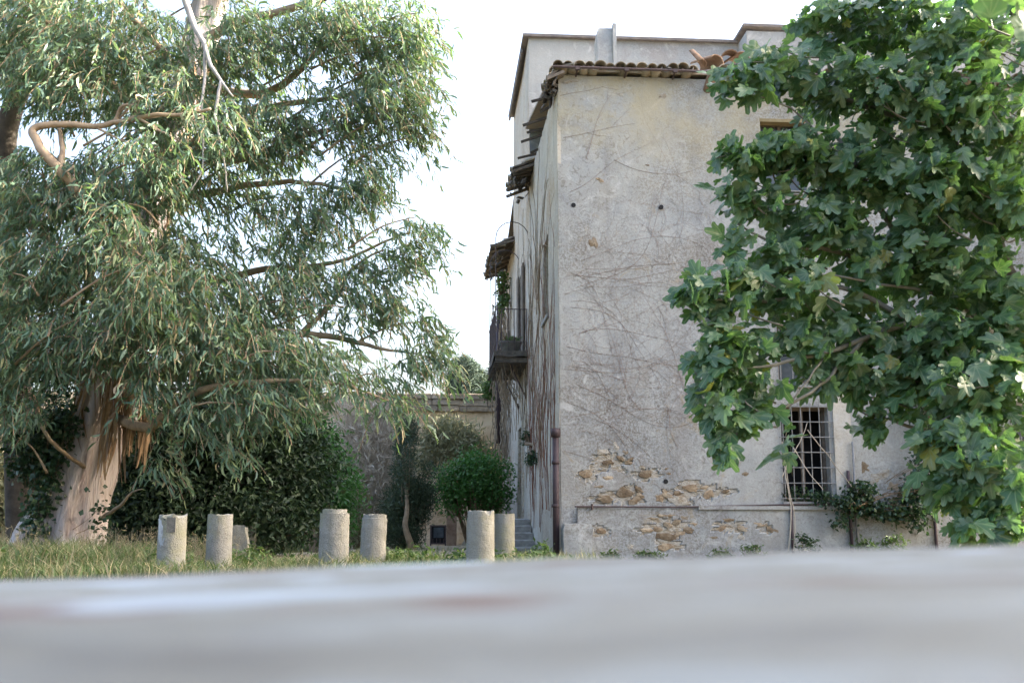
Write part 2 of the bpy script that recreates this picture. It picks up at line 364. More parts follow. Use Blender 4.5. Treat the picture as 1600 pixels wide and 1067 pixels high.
W_low = rect((1219, 634), (1301, 784), YF); W_mid = rect((1214, 506), (1296, 600), YF); W_top = rect((1187, 186), (1262, 300), YF)
Wx = [ (W_low[0]+4.4, W_low[1]+4.4, W_low[2], W_low[3]), (W_mid[0]+4.4, W_mid[1]+4.4, W_mid[2], W_mid[3]) ]
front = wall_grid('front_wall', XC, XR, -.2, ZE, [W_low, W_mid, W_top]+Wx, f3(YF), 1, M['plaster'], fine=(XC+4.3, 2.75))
DS2 = (28.6, 29.8, .72, 3.2); DS3 = (33.6, 34.6, 0, 2.6)
WS1 = (22.0, 23.0, 4.9, 6.6); WS2 = (28.3, 29.4, 5.05, 7.4); WS3 = (33.8, 34.6, 5, 6.6)
wall_grid('side_wall', YF, YM, -.2, ZE, [WS1], s3, -1, M['plaster_side'])
wall_grid('tower_side_wall', YM, YT, -.2, ZT, [DS2, WS2], s3, -1, M['plaster_side'])
wall_grid('rear_side_wall', YT, YE, -.2, ZE, [DS3, WS3], s3, -1, M['plaster_side'])
XB = at(1166, 45, 25.7).x
wall_grid('tower_front_wall', XC, XB, ZE-.3, ZT, [], f3(YM), 1, M['plaster_far'], .2, .5)
wall_grid('bay_front_wall', XB, XR, ZE-.3, ZT, [], f3(25.7), 1, M['plaster_far'], .2, .5)
MB().box(XB+.004, XB+.2, 25.75, YM+.2, ZE-.3, ZT-.01).build('bay_side_wall', M['plaster_far'], house)
core = MB()   # near-black block, room shade put into its colour; then rear and right faces
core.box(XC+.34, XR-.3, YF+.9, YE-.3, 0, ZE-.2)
core.build('dark_core', M['dark'], house)
out = MB(); out.box(XR-.3, XR-.02, YF+.02, YE, -.2, ZE-.02); out.box(XC+.36, XR-.31, YE-.3, YE, -.2, ZE-.02); out.box(XC+.1, XR-.32, YM+.21, YT, ZE-.15, ZT-.1)
out.build('rear_wall', M['plaster_far'], house)
# roofs
rf = MB()
rf.add([(XC-.1,YF-.08,ZE+.06),(XR+.2,YF-.08,ZE+.06),(XR+.2,YM,ZE+1.35),(XC-.1,YM,ZE+1.35),(XC-.1,YF-.08,ZE+.10),(XR+.2,YF-.08,ZE+.10),(XR+.2,YM,ZE+1.43),(XC-.1,YM,ZE+1.43)],
       [(0,3,2,1),(4,5,6,7),(0,1,5,4),(1,2,6,5),(2,3,7,6),(3,0,4,7)])
roof = rf.build('roof', M['tile'], house)
r2 = MB(); r2.add([(XC,YT,ZE+1.2),(XR,YT,ZE+1.2),(XR,YE+.2,ZE+.02),(XC,YE+.2,ZE+.02),(XC,YT,ZE+1.3),(XR,YT,ZE+1.3),(XR,YE+.2,ZE+.12),(XC,YE+.2,ZE+.12)],
       [(0,3,2,1),(4,5,6,7),(0,1,5,4),(1,2,6,5),(2,3,7,6),(3,0,4,7)])
r2.build('rear_roof', M['tile'], house)
cp = MB(); cp.box(XC-.16, XB-.02, YM-.12, YM+.5, ZT, ZT+.07); cp.box(XC-.16, XC+.4, YM+.502, YT+.05, ZT, ZT+.07)
cp.box(XB-.1, XR, 25.6, 26.3, ZT+.08, ZT+.15); cp.box(XB-.1, XB+.3, 26.3, 27, ZT+.08, ZT+.15)
cp.box(XC-.15, XC-.10, YM+.6, YT+.02, ZT-.12, ZT-.003)
cp.build('roof_capping', M['capping'], house)
MB().box(XC+.402, XR, YM+.502, YT, ZT-.1, ZT+.05).build('flat_roof', M['capping'], house)
# curved clay tiles along the eaves
def tile_mesh(L=.46, r0=.105, r1=.085, th=.016, n=6):
    mb = MB(); vv = []
    for k, (yy, r) in enumerate(((0, r0), (L, r1))):
        for rr in (r, r-th):
            for i in range(n+1):
                a = math.pi*i/n; vv.append((-math.cos(a)*rr, yy, math.sin(a)*rr*.85))
    q = n+1; ff = []
    for i in range(n):
        ff += [(i, i+1, 2*q+i+1, 2*q+i), (q+i+1, q+i, 3*q+i, 3*q+i+1), (i+1, i, q+i, q+i+1)]
    ff += [(0, 2*q, 3*q, q), (n, q+n, 3*q+n, 2*q+n)]
    return mb.add(vv, ff).mesh('roof_tile', True)
TM = tile_mesh(.46, .122, .10, .018, 7); TM.materials.append(M['tile'])
def tile(x, y, z, rx=.2, ry=0, rz=0, par=roof, s=1.0, mesh=TM, name='roof_tile'):
    o = bpy.data.objects.new(name, mesh); COL.objects.link(o); o.parent = par
    o.location = Vector((x, y, z)) - Vector(origin_of(par)); o.rotation_euler = (rx, ry, rz); o.scale = (s, s, s); return o
x = XC-.02; k = 0
while x < 12:
    jx = random.uniform(-.012, .012)
    if not (5.0 < x < 5.35):
        tile(x+jx, YF-.24+random.uniform(-.05,.04), ZE+.10+random.uniform(-.015,.02), .2+random.uniform(-.05,.08), random.uniform(-.2,.2), random.uniform(-.16,.16), s=random.uniform(.78,1.08))
        tile(x+jx*2, YF+.17+random.uniform(-.05,.05), ZE+.195+random.uniform(-.01,.03), .2, random.uniform(-.1,.1), random.uniform(-.06,.06))
        if random.random() < .45: tile(x+.1, YF-.17+random.uniform(-.03,.05), ZE+.15, .2, math.pi+random.uniform(-.15,.15), random.uniform(-.1,.1), s=.95)
    x += .203
gut = MB(); gut.tube([(XC-.12, YF-.27, ZE+.055),(5.4, YF-.27, ZE+.04),(XR, YF-.27, ZE+.045)], .026, 6)
for xx in np.arange(XC+.35, XR, .95): gut.bar((xx, YF-.27, ZE+.04), (xx, YF-.02, ZE-.03), .03, .02); gut.box(xx-.04, xx+.04, YF-.30, YF-.24, ZE, ZE+.07)
gut.build('gutter_rod', M['iron'], house)
# chimney with an upright slate
ch = rect((932, 43), (960, 100), 22); 
cm = MB(); cz0, cz1 = ZE+.3, at(945, 49, 22).z
def rbox(mb, x0, x1, y0, y1, z0, z1, n=6, amp=.02):
    for i in range(n):
        pass
    xs = np.linspace(x0, x1, n); zs = np.linspace(z0, z1, n*2); ring = []
    per = [(x, y0) for x in np.linspace(x0,x1,n)]+[(x1, y) for y in np.linspace(y0,y1,n)[1:]]+[(x, y1) for x in np.linspace(x1,x0,n)[1:]]+[(x0, y) for y in np.linspace(y1,y0,n)[1:-1]]
    k = len(per); vv = []; cx, cy = (x0+x1)/2, (y0+y1)/2
    for j, z in enumerate(zs):
        sh = 1-.10*max(0, (j-(len(zs)-2)))
        for (px_, py_) in per:
            p = Vector((cx+(px_-cx)*sh, cy+(py_-cy)*sh, z)); p += wob(p, 2.5, amp)+wob(p, 9, amp*.5); vv.append(p)
    ff = [(j*k+i, j*k+(i+1)%k, (j+1)*k+(i+1)%k, (j+1)*k+i) for j in range(len(zs)-1) for i in range(k)]
    ff.append(tuple((len(zs)-1)*k+i for i in range(k)))
    mb.add(vv, ff)
rbox(cm, ch[0], ch[1], 21.85, 22.35, cz0, cz1)
chim = cm.build('chimney', M['plaster_far'], roof)
sl = MB(); rbox(sl, ch[1]-.055, ch[1]+.02, 21.78, 21.95, cz0+.3, at(958,44,22).z, 3, .006)
sl.build('chimney_slab', M['plaster_far'], house)
# broken roof tiles lying and standing on the eaves behind the fig
for (a, b, Y, rot, sc, lab) in ((1096, 101, 19.95, (.9, .25, .7), 1.0, 'reddish broken tile propped up steeply on the eave'), (1120, 98, 20.05, (.25, .3, .5), 1.5, 'wide curved tile slipped sideways on the eave near the fig'), (1117, 108, 19.6, (.5, 2.9, .2), 1.15, 'upturned tile hanging over the eave edge under the slipped one'), (1140, 90, 20.25, (.35, -.4, -.3), 1.5, 'topmost slipped tile half hidden by fig leaves'), (1160, 92, 20.3, (.2, .2, .2), 1.4, 'slipped tile farthest right behind the fig leaves')):
    o = bpy.data.objects.new('loose_tile', TM.copy()); COL.objects.link(o); o.data.materials.clear(); o.data.materials.append(M['terracotta']); o.location = at(a, b, Y); o.rotation_euler = rot; o.scale = (sc,)*3; wire(o, lab, 'tile', 'loose tiles on the eave')
# exposed masonry on the front wall (each stone its own piece)
def stone_piece(c, w_, h_, seed, m, par, name='stone', proud=.022, normal='y'):
    r_ = random.Random(seed); n = 11; rim, top = [], []; sk = r_.uniform(-.5,.5); ph = r_.uniform(0,6)
    for i in range(n):
        a = 2*math.pi*i/n; k = r_.uniform(.62, 1.12)*(1+.18*math.sin(2*a+ph))
        ca, sa = math.cos(a), math.copysign(abs(math.sin(a))**.8, math.sin(a))
        x_, z_ = ca*w_*k, sa*h_*k+sk*ca*h_*.5
        rim.append((x_, z_)); top.append((x_*.84+r_.uniform(-.1,.1)*w_*.3, z_*.80))
    vv = [(x, .05, z) for x, z in rim]+[(x, -proud*r_.uniform(.5,1.1), z) for x, z in top]+[(0, -proud*1.15, 0)]
    ff = [(i, n+i, n+(i+1)%n, (i+1)%n) for i in range(n)]+[(n+i, 2*n, n+(i+1)%n) for i in range(n)]
    if normal == 'x': vv = [(y, -x, z) for x, y, z in vv]
    ff = [tuple(reversed(f)) for f in ff]
    me = MB().add(vv, ff).mesh(name); me.materials.append(m)
    o = bpy.data.objects.new(name, me); COL.objects.link(o); o.parent = par; o.location = Vector(c)-origin_of(par); return o
stones = [(942,706,13,4),(978,707,7,4),(986,717,6,3),(970,716,6,4),(950,722,11,4),(982,723,8,3),(915,739,14,6),(949,746,11,5),(1008,741,16,6),(1003,730,8,3),(936,760,8,3),
 (975,769,15,9),(998,765,9,6),(1000,774,8,4),(945,779,17,6),(991,782,11,6),(1048,776,8,6),(1030,778,9,6),(1060,782,20,8),(1038,770,6,7),(1058,770,8,4),(1080,762,17,5),(1108,772,9,7),(1100,761,8,3),(1135,767,8,3),(1041,732,5,2),(1045,740,4,3),(962,697,6,6),
 (938,829,9,6),(1010,828,9,4),(1028,827,9,4),(1043,820,8,6),(1083,818,6,4),(1075,828,10,5),(1037,838,18,6),(1040,854,16,5),(985,853,7,5),(1060,834,9,4),(1040,805,14,4),(1068,808,9,4),(1056,815,9,4),(1138,812,10,3),(1125,826,9,4),(1185,818,12,4),(1205,828,10,5),(1155,838,12,5),(1114,840,6,6),
 (968,148,8,4),(1036,150,7,8),(938,282,7,5),(1012,258,3,2),(928,380,9,9),(890,128,14,4),(1165,740,7,4),(1370,745,20,12),(1350,730,14,9),(1395,760,16,9),(1160,826,10,4),(1018,810,10,3)]
for i, (a, b, w_, h_) in enumerate(stones):
    zf = .022 if b < 790 else -.034
    c = at(a, b, YF); c.y = YF+zf
    c.y += disp((c.x, YF, c.z)).y-YF
    stone_piece(c, w_/85.8*1.18, h_/85.8*1.25, i, M['stone'] if b > 200 and i % 9 else M['mortar'], front, proud=.02 if b > 790 else .028)
# rough mortar showing where the render has come away
for i, (a, b, w_, h_) in enumerate(PATCH):
    pl_ = b > 790; c = at(a, b, YF); r_ = random.Random(i+77); n = 44; Y0 = (YF+.020) if not pl_ else (YF-.052+.018)
    def q3(f_, an):
        k2 = ragged(i, an)*f_; x_, zz = c.x+math.cos(an)*w_/85.8*k2, c.z+math.sin(an)*h_/85.8*k2
        return (x_, disp((x_, YF, zz)).y-YF+Y0+.010*mnoise.noise(Vector((x_*14, zz*22, i))), zz)
    rings = [[q3(f_, 2*math.pi*k_/n) for k_ in range(n)] for f_ in (1.12, .85, .55, .25)]
    vv = sum(rings, [])+[q3(0, 0)]
    MB().add(vv, [(m_*n+k_, m_*n+(k_+1)%n, (m_+1)*n+(k_+1)%n, (m_+1)*n+k_) for m_ in range(3) for k_ in range(n)]+[(3*n+k_, 3*n+(k_+1)%n, 4*n) for k_ in range(n)]).build('bare_mortar', M['mortar'], front)
# plinth course, rail, buttress and services
pl = wall_grid('plinth', XC+.3, XR, -.2, at(1000,793,YF).z, [], lambda u, z, d: (u, YF-.052+d, z), 1, M['plaster'], .05, .25, True, (XC+4.3, 5.0), True)
ra = MB(); ra.tube([at(898,791,YF-.08), at(1060,792,YF-.08), at(1240,788,YF-.08), at(1340,787,YF-.08)], .017, 6); ra.tube([at(925,787,YF-.08),at(925,796,YF-.08)], .025, 6)
ra.build('rail_pipe', M['iron'], house)
sill_b = MB(); a = at(1090, 792, YF); sill_b.box(a.x, a.x+3.2, YF-.10, YF-.02, a.z-.045, a.z+.02); sill_b.build('string_course', M['plaster'], house)
bt = MB(); b0 = rect((881, 818), (927, 868), YF-.45); rbox(bt, b0[0], b0[1], YF-.45, YF-.03, -.2, b0[3], 5, .015); bt.build('buttress', M['plaster'], house)
def pipe(pts, r, mat, name, collars=(), par=house):
    mb = MB(); mb.tube(pts, r, 10); 
    for (p, rr, h) in collars: mb.tube([Vector(p)-Vector((0,0,h/2)), Vector(p)+Vector((0,0,h/2))], rr, 10)
    return mb.build(name, mat, par, True)
pt = at(868, 672, YF-.12); p0 = Vector((pt.x, YF-.12, -.1)); 
pipe([p0, pt], .062, M['pipe'], 'downpipe', [(at(868,676,YF-.12), .088, .16), (at(868,722,YF-.12), .072, .07), (at(868,790,YF-.12), .07, .06)])
for (a, b, r_) in ((1236, 790, .028), (1325, 735, .03), (1332, 690, .022), (1460, 800, .03)):
    q = at(a, b, YF-.09); pipe([(q.x, YF-.09, -.1), q], r_, M['pipe'] if a != 1332 else M['grille'], 'service_pipe')
for (a, b) in ((896, 321), (1033, 324), (1040, 752)):   # putlog holes as dark plugs, the shade inside put into the colour
    c = at(a, b, YF); mb = MB(); mb.tube([(c.x, YF-.02, c.z), (c.x, YF+.03, c.z)], .045, 9); mb.build('dark_hole_plug', M['dark'], front)
# windows
def window(R4, Yp, grille=None, panes=True, label=None, lintel=False, rows=2, cols=2):
    x0, x1, z0, z1 = R4; mb = MB(); w_ = .07; y0, y1 = Yp+.20, Yp+.27
    mb.box(x0-.02, x0+w_, y0, y1, z0, z1); mb.box(x1-w_, x1+.02, y0, y1, z0, z1); mb.box(x0+w_, x1-w_, y0, y1, z1-w_, z1+.02); mb.box(x0+w_, x1-w_, y0, y1, z0-.02, z0+w_)
    mb.box((x0+x1)/2-.03, (x0+x1)/2+.03, y0+.005, y1-.005, z0+w_, z1-w_)
    W = mb.build('window', M['wood'], house)
    if panes:
        for c_ in range(2):
            for r_ in range(rows):
                xa = x0+w_ if c_ == 0 else (x0+x1)/2+.03; xb = (x0+x1)/2-.03 if c_ == 0 else x1-w_
                za = z0+w_+(z1-z0-2*w_)*r_/rows; zb = z0+w_+(z1-z0-2*w_)*(r_+1)/rows
                tl = random.uniform(-.004,.004)
                MB().obox(((xa+xb)/2, y0+.035, (za+zb)/2), ((xb-xa)/2-.012, tl, 0), (0,.004,0), (0, tl, (zb-za)/2-.012)).build('pane', M['glass'], W)
    mb = MB(); mb.box(x0-.03, x1+.06, Yp-.06, Yp+.2, z0-.07, z0+.004); mb.build('sill', M['step'], W)
    if lintel:
        MB().box(x0-.01, x1+.02, Yp-.012, Yp+.19, z1-.06, z1+.005).build('lintel', M['ochre'], W)
    if grille:
        nv, nh = grille; yb = Yp-.035
        for i in range(nv):
            xx = x0+.02+(x1-x0-.04)*i/(nv-1); MB().tube([(xx, yb, z0-.0), (xx, yb, z1+.05)], .0105, 6).build('grille_bar', M['grille'], W)
        for j in range(nh):
            zz = z0+.06+(z1-z0-.08)*j/(nh-1); MB().tube([(x0-.06, yb-.016, zz), (x1+.06, yb-.018, zz)], .0105, 6).build('grille_bar', M['grille'], W)
    return W
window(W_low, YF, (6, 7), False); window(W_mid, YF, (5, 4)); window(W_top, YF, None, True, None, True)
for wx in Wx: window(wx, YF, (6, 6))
# plain pilaster strips right of the window
for (a, b, t_, m_) in ((1303, 1330, .045, 'plaster_side'), (1331, 1344, .02, 'plaster')):
    xa, xb = at(a, 700, YF).x, at(b, 700, YF).x; mb = MB(); rbox(mb, xa, xb, YF-t_, YF+.05, at(1310,788,YF).z, at(1310,560,YF).z, 4, .008); mb.build('pilaster', M[m_], house)
# side wall openings: frames and shutters
def side_open(R4, kind):
    y0, y1, z0, z1 = R4
    mb = MB(); mb.box(XC+.18, XC+.25, y0+.003, y1-.003, z0, z1-.003)
    if kind == 'door':
        D = mb.build('door', M['wood'], house)
        for i in range(5): yy = y0+(y1-y0)*(i+.5)/5; MB().box(XC+.155, XC+.182, yy-(y1-y0)/10+.008, yy+(y1-y0)/10-.008, z0+.02, z1-.02).build('plank', M['wood'], D)
        f = MB(); f.box(XC-.04, XC+.02, y0-.16, y0-.002, z0, z1+.16); f.box(XC-.04, XC+.02, y1+.002, y1+.16, z0, z1+.16); f.box(XC-.045, XC+.02, y0, y1, z1+.002, z1+.16); f.build('door_frame', M['plaster_side'], D)
    else:
        D = mb.build('window', M['glass'], house)
        f = MB(); f.box(XC-.05, XC+.03, y0-.12, y1+.12, z0-.09, z0-.01); f.build('sill', M['step'], D)
        for s_ in ((0, 1) if y0 > 27 else ()):
            ya, yb = (y0-.52, y0-.03) if s_ == 0 else (y1+.03, y1+.52); S = MB(); S.box(XC-.075, XC-.03, ya, yb, z0, z1); S.build('shutter', M['wood'], D)
for d_ in (DS2, DS3): side_open(d_, 'door')
for w_ in (WS1, WS2, WS3): side_open(w_, 'window')
# corner strip of pale render on the side wall
mb = MB(); rbox(mb, XC-.018, XC+.05, YF+.012, YF+.62, .0, ZE-.3, 4, .008); mb.build('corner_strip', M['plaster_side'], house)
# rafters and eave fragments on the side
for i, (a, b) in enumerate(((402,405),(396,432),(392,450),(385,488),(382,508),(360,572),(356,602))):
    px0 = 740+a*.3; py0 = 20+b*.3; yy = YF+.95+i*.6+(.12,-.1,.05,.2,-.12,.1,0)[i]; z_ = ZE-.02
    MB().bar((XC+.25, yy, z_+.10), (XC-(.42,.2,.5,.36,.46,.18,.44)[i], yy+random.uniform(-.08,.08), z_-.10-random.uniform(-.02,.07)), .045, .05).build('rafter', M['darktrunk'], house)
def eave_fragment(y0, y1, ov, name, z_=ZE, drop=0.0):
    mb = MB(); n = 7
    for i in range(n):
        t_ = i/(n-1); yy = y0+(y1-y0)*t_
        mb.bar((XC+.1, yy, z_-.02-drop*.2), (XC-ov*random.uniform(.8,1.05), yy+random.uniform(-.05,.05), z_-.16-drop*random.uniform(.4,1)), .09, .06)
    mb.obox((XC-ov*.45, (y0+y1)/2, z_-.03-drop*.3), (ov*.5, 0, .07+drop*.2), (0, (y1-y0)/2, 0), (0,0,.02))
    E = mb.build(name, M['wood'], house)
    for i in range(int((y1-y0)/.2)):
        for r_ in range(2):
            yy = y0+.1+i*.2
            if random.random() < .15: continue
            o = tile(XC-ov*(.95-.5*r_)+random.uniform(-.05,.05), yy, z_-.08+.10*r_-drop*(.6-.3*r_), 0, 0, 0, E)
            o.rotation_euler = (random.uniform(.1,.3), random.uniform(-.12,.12), -math.pi/2+random.uniform(-.15,.15))
    rub = MB()
    for i in range(26):
        c = Vector((XC-ov*random.uniform(.05,.9), random.uniform(y0,y1), z_-.12-random.uniform(0,.22+drop)))
        rub.obox(c, wob(c*9+Vector((i,0,0)),1,.14), Vector((random.uniform(-.02,.02), .06, .02)), Vector((.02,0,random.uniform(.02,.06))))
    rub.build('rubble', M['slabdark'], E)['kind'] = 'stuff'
    return E
eave_fragment(YF-.2, YF+.7, .22, 'eave_corner')
eave_fragment(25.0, 26.9, .55, 'eave_fragment', ZE, .15)
eave_fragment(31.6, 35.6, .75, 'eave_fragment', ZE-.05, .45)
# balcony
bz = at(797, 547, 27).z; by0, by1, bx = 27.0, 30.4, XC-.84
bal = MB(); rbox(bal, bx, XC+.02, by0, by1, bz-.16, bz, 8, .03); B = bal.build('balcony', M['slabdark'], house)
for i in range(7):
    yy = by0+.1+i*.52; MB().bar((XC, yy, bz-.24), (bx+.06+random.uniform(-.05,.05), yy, bz-.20), .10, .12).build('beam', M['slabdark'], B)
for i in range(9):
    xx = bx+.05+i*.095; MB().bar((xx, by0+.05, bz-.29), (xx+random.uniform(-.03,.03), by1-random.uniform(0,.3), bz-.31), .085, .02).build('board', M['slabdark'], B)
MB().tube([(XC, by0+.5, bz-1.15), (XC-.42, by0+.45, bz-.30)], .022, 6).build('bracket', M['iron'], B)
MB().tube([(XC, by1-.5, bz-1.15), (XC-.42, by1-.5, bz-.30)], .022, 6).build('bracket', M['iron'], B)
rl = MB(); zt = bz+1.05
def railbar(p, q, r_=.011, n='railing_bar'): MB().tube([p, q], r_, 5).build(n, M['iron'], B)
railbar((XC, by0+.03, zt), (bx+.03, by0+.03, zt), .014, 'top_rail'); railbar((bx+.03, by0+.03, zt), (bx+.03, by1-.03, zt), .014, 'top_rail'); railbar((XC, by0+.03, bz+.2), (bx+.03, by0+.03, bz+.2), .010, 'lower_rail'); railbar((bx+.03, by0+.03, bz+.2), (bx+.03, by1-.03, bz+.2), .010, 'lower_rail')
for i in range(6): xx = bx+.03+(.78)*i/5; railbar((xx, by0+.03, bz), (xx, by0+.03, zt))
for i in range(1, 12): yy = by0+.03+(by1-by0-.06)*i/12; railbar((bx+.03, yy, bz), (bx+.03, yy, zt), .009)
for yy in (by0+.03, by1-.5):
    pts = [(bx+.03, yy, zt)]+[(bx+.03+.42*(1-math.cos(a)), yy, zt+1.85+.42*math.sin(a)) for a in np.linspace(0, math.pi, 9)]
    MB().tube(pts, .012, 5).build('hoop', M['iron'], B)
# planter on the balcony
pc = Vector((XC-.42, by0+.35, bz)); pb = MB(); n = 12; vv = []
for hh, rr in ((0,.15),(.22,.21),(.27,.22),(.27,.19),(.2,.18)): vv += [pc+Vector((math.cos(2*math.pi*i/n)*rr*1.4, math.sin(2*math.pi*i/n)*rr, hh)) for i in range(n)]
pb.add(vv, [(j*n+i, j*n+(i+1)%n, (j+1)*n+(i+1)%n, (j+1)*n+i) for j in range(4) for i in range(n)]+[tuple(4*n+i for i in range(n))])
planter = empty('planter', pc, 'dark round planter with a little green plant on the balcony', 'planter'); pb.build('pot', M['darkstone'], planter, True)
# gutter pipe and hanging shutter at rear
pipe([(XC-.30, 34.2, 3.2), (XC-.34, 34.3, 5.2), (XC-.30, 34.2, 7.6)], .09, M['pipe'], 'rear_downpipe')
# steps along the side wall
ST = empty('stone_steps', (XC-.4, 25, 0), 'short flight of worn grey stone steps rising along the side wall', 'steps')
for i in range(5):
    mb = MB(); y0 = 24.6+i*.42; rbox(mb, XC-.95, XC-.02, y0, y0+.42+(1.6 if i == 4 else .05), -.1 if i == 0 else .16*i-.02+.02, .16*(i+1), 4, .012); mb.build('step', M['step'], ST)

# ------------------------------------------------------------------ foliage engines
def in_ellipsoids(blobs, n, shell=.5):
    """n points spread by volume-weight over ellipsoids (c, r(3), weight)"""
    C_ = np.array([b[0] for b in blobs], float); R_ = np.array([b[1] for b in blobs], float); W_ = np.array([b[2] for b in blobs], float)
    W_ = W_*(R_[:,0]*R_[:,2])**1.0; k = rng.choice(len(blobs), n, p=W_/W_.sum())
    d = rng.normal(size=(n,3)); d /= np.linalg.norm(d, axis=1)[:,None]
    rad = rng.random(n)**(1/3*shell*1.0+.08)
    return C_[k]+d*R_[k]*rad[:,None], d
def norm(a): return a/np.maximum(np.linalg.norm(a, axis=1)[:,None], 1e-9)
def lance_leaves(O, D, L, Wd, curve=.12):
    """sickle-shaped leaves: 6 verts, 4 triangles each"""
    n = len(O); D = norm(D); S = norm(np.cross(D, rng.normal(size=(n,3)))); Nn = np.cross(D, S)
    L = L[:,None]; Wd = Wd[:,None]; cv = rng.normal(size=(n,1))*curve*L
    p = lambda u, wv: O+D*L*u+S*Wd*wv+S*cv*(4*u*(1-u))-Nn*L*.05*(4*u*(1-u))
    V = np.stack([p(0,0), p(.3,-.5), p(.3,.5), p(.68,-.4), p(.68,.4), p(1,0)], 1)
    b = (np.arange(n)*6)[:,None]
    T = np.array([[0,1,2],[1,3,4],[1,4,2],[3,5,4]])
    return V.reshape(-1,3), (b[:,None,:]+T[None]).reshape(-1,3)
def oval_leaves(O, Nn, size, asp=.55, fold=.18, droop=.2):
    n = len(O); Nn = norm(Nn); D = norm(np.cross(Nn, rng.normal(size=(n,3)))); D = norm(D+np.array([0,0,-droop])); S = norm(np.cross(D, Nn)); Nn = np.cross(S, D)
    L = size[:,None]
    p = lambda u, wv, h: O+D*L*u+S*L*asp*wv+Nn*L*h
    V = np.stack([p(0,0,0), p(.4,-.5,fold*.5), p(.42,0,-fold*.35), p(.4,.5,fold*.5), p(1,0,-.08)], 1)
    b = (np.arange(n)*5)[:,None]; T = np.array([[0,1,2],[0,2,3],[1,4,2],[2,4,3]])
    return V.reshape(-1,3), (b[:,None,:]+T[None]).reshape(-1,3)
def clumped(blobs, nclump, per, rc, shell=.5, flat=.8):
    P_, d = in_ellipsoids(blobs, nclump, shell); k = np.repeat(np.arange(nclump), per)
    off = rng.normal(size=(len(k),3))*rc*np.array([1,1,flat]); return P_[k]+off, norm(d[k]*.5+rng.normal(size=(len(k),3))*.7+np.array([0,0,.5])), P_
def local(me, root):
    """shift a world-space mesh to its root's origin and parent it"""
    return me
def blob(px_, py_, rx, ry, Y, w_=1.0, dy=None):
    s_ = pxm(Y); c = at(px_, py_, Y); return (tuple(c), (rx/s_, dy or max(rx,ry)/s_*.9, ry/s_), w_)
def shrub(name, base, label, cat, blobs, mat, nclump, per, rc, size, trunk_mat, asp=.5, group=None, stems=5, lance=False, shell=.6, crown='crown', sr=1.0):
    root = empty(name, base, label, cat, group)
    P_, Nn, cl = clumped(blobs, nclump, per, rc, shell)
    P_[:,2] = np.maximum(P_[:,2], .03)
    sz = rng.uniform(size*.65, size*1.3, len(P_))
    V, T = (lance_leaves(P_, Nn, sz, sz*asp) if lance else oval_leaves(P_, Nn, sz, asp))
    c = link(crown, np_mesh(crown, V, T), root, mat); c['kind'] = 'stuff'
    tb = MB(); b = Vector(base)
    for i in range(stems):
        e = Vector(cl[rng.integers(len(cl))]); mid = b.lerp(e, .5)+Vector((random.uniform(-.15,.15), random.uniform(-.15,.15), .12))
        s0 = b+Vector((random.uniform(-.08,.08), random.uniform(-.08,.08), -.05)); r0 = (.03+.012*(e-b).length)*sr
        tb.tube(smooth_path([s0, mid, e], 4), np.linspace(r0, r0*.25, 9), 6)
    for i in range(min(nclump, 60)):
        e = Vector(cl[rng.integers(len(cl))]); s0 = b.lerp(e, .55); tb.tube([s0, (s0+e)/2+wob(e, 3, .1), e], [.014*sr,.010*sr,.004*sr], 4)
    st_ = tb.build('trunk' if sr == 1.0 else 'stems', trunk_mat, root, True)
    if sr != 1.0 or stems < 4: st_['kind'] = 'stuff'
    return root

# ------------------------------------------------------------------ garden wall at the back
YW = 38.0; gz = at(720, 615, YW).z; gx0, gx1 = -16.0, XC+4.0
GW = empty('garden_wall', (-4, YW, 0), 'tall brown stone retaining wall closing the garden behind the shrubs', 'wall')
mb = MB(); idx = {}; n_u, n_z = 90, 24; vv = []
for j in range(n_z+1):
    for i in range(n_u+1):
        p = Vector((gx0+(gx1-gx0)*i/n_u, YW+.05, -.2+(gz-.62+.2)*j/n_z)); p.y += .12*mnoise.noise(p*.8)+.05*mnoise.noise(p*3); vv.append(p)
mb.add(vv, [(j*(n_u+1)+i, j*(n_u+1)+i+1, (j+1)*(n_u+1)+i+1, (j+1)*(n_u+1)+i) for j in range(n_z) for i in range(n_u)])
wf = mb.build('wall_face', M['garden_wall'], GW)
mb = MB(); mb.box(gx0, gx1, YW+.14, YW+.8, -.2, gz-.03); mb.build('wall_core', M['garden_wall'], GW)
z_ = gz-.62
for row in range(3):
    h_ = (.2,.22,.20)[row]; x = gx0+random.uniform(0,.3); x = max(x, -8)
    while x < gx1:
        l_ = random.uniform(.22,.8); mb = MB(); yy = YW-.05+random.uniform(-.03,.03)-(.06 if row == 2 else 0)
        c = Vector((x+l_/2, yy+.15, z_+h_/2)); rbox(mb, c.x-l_/2+.012, c.x+l_/2-.012, yy, yy+.3, z_+.008, z_+h_-.006, 3, .035); mb.build('stone', M['block'], wf); x += l_
    z_ += h_
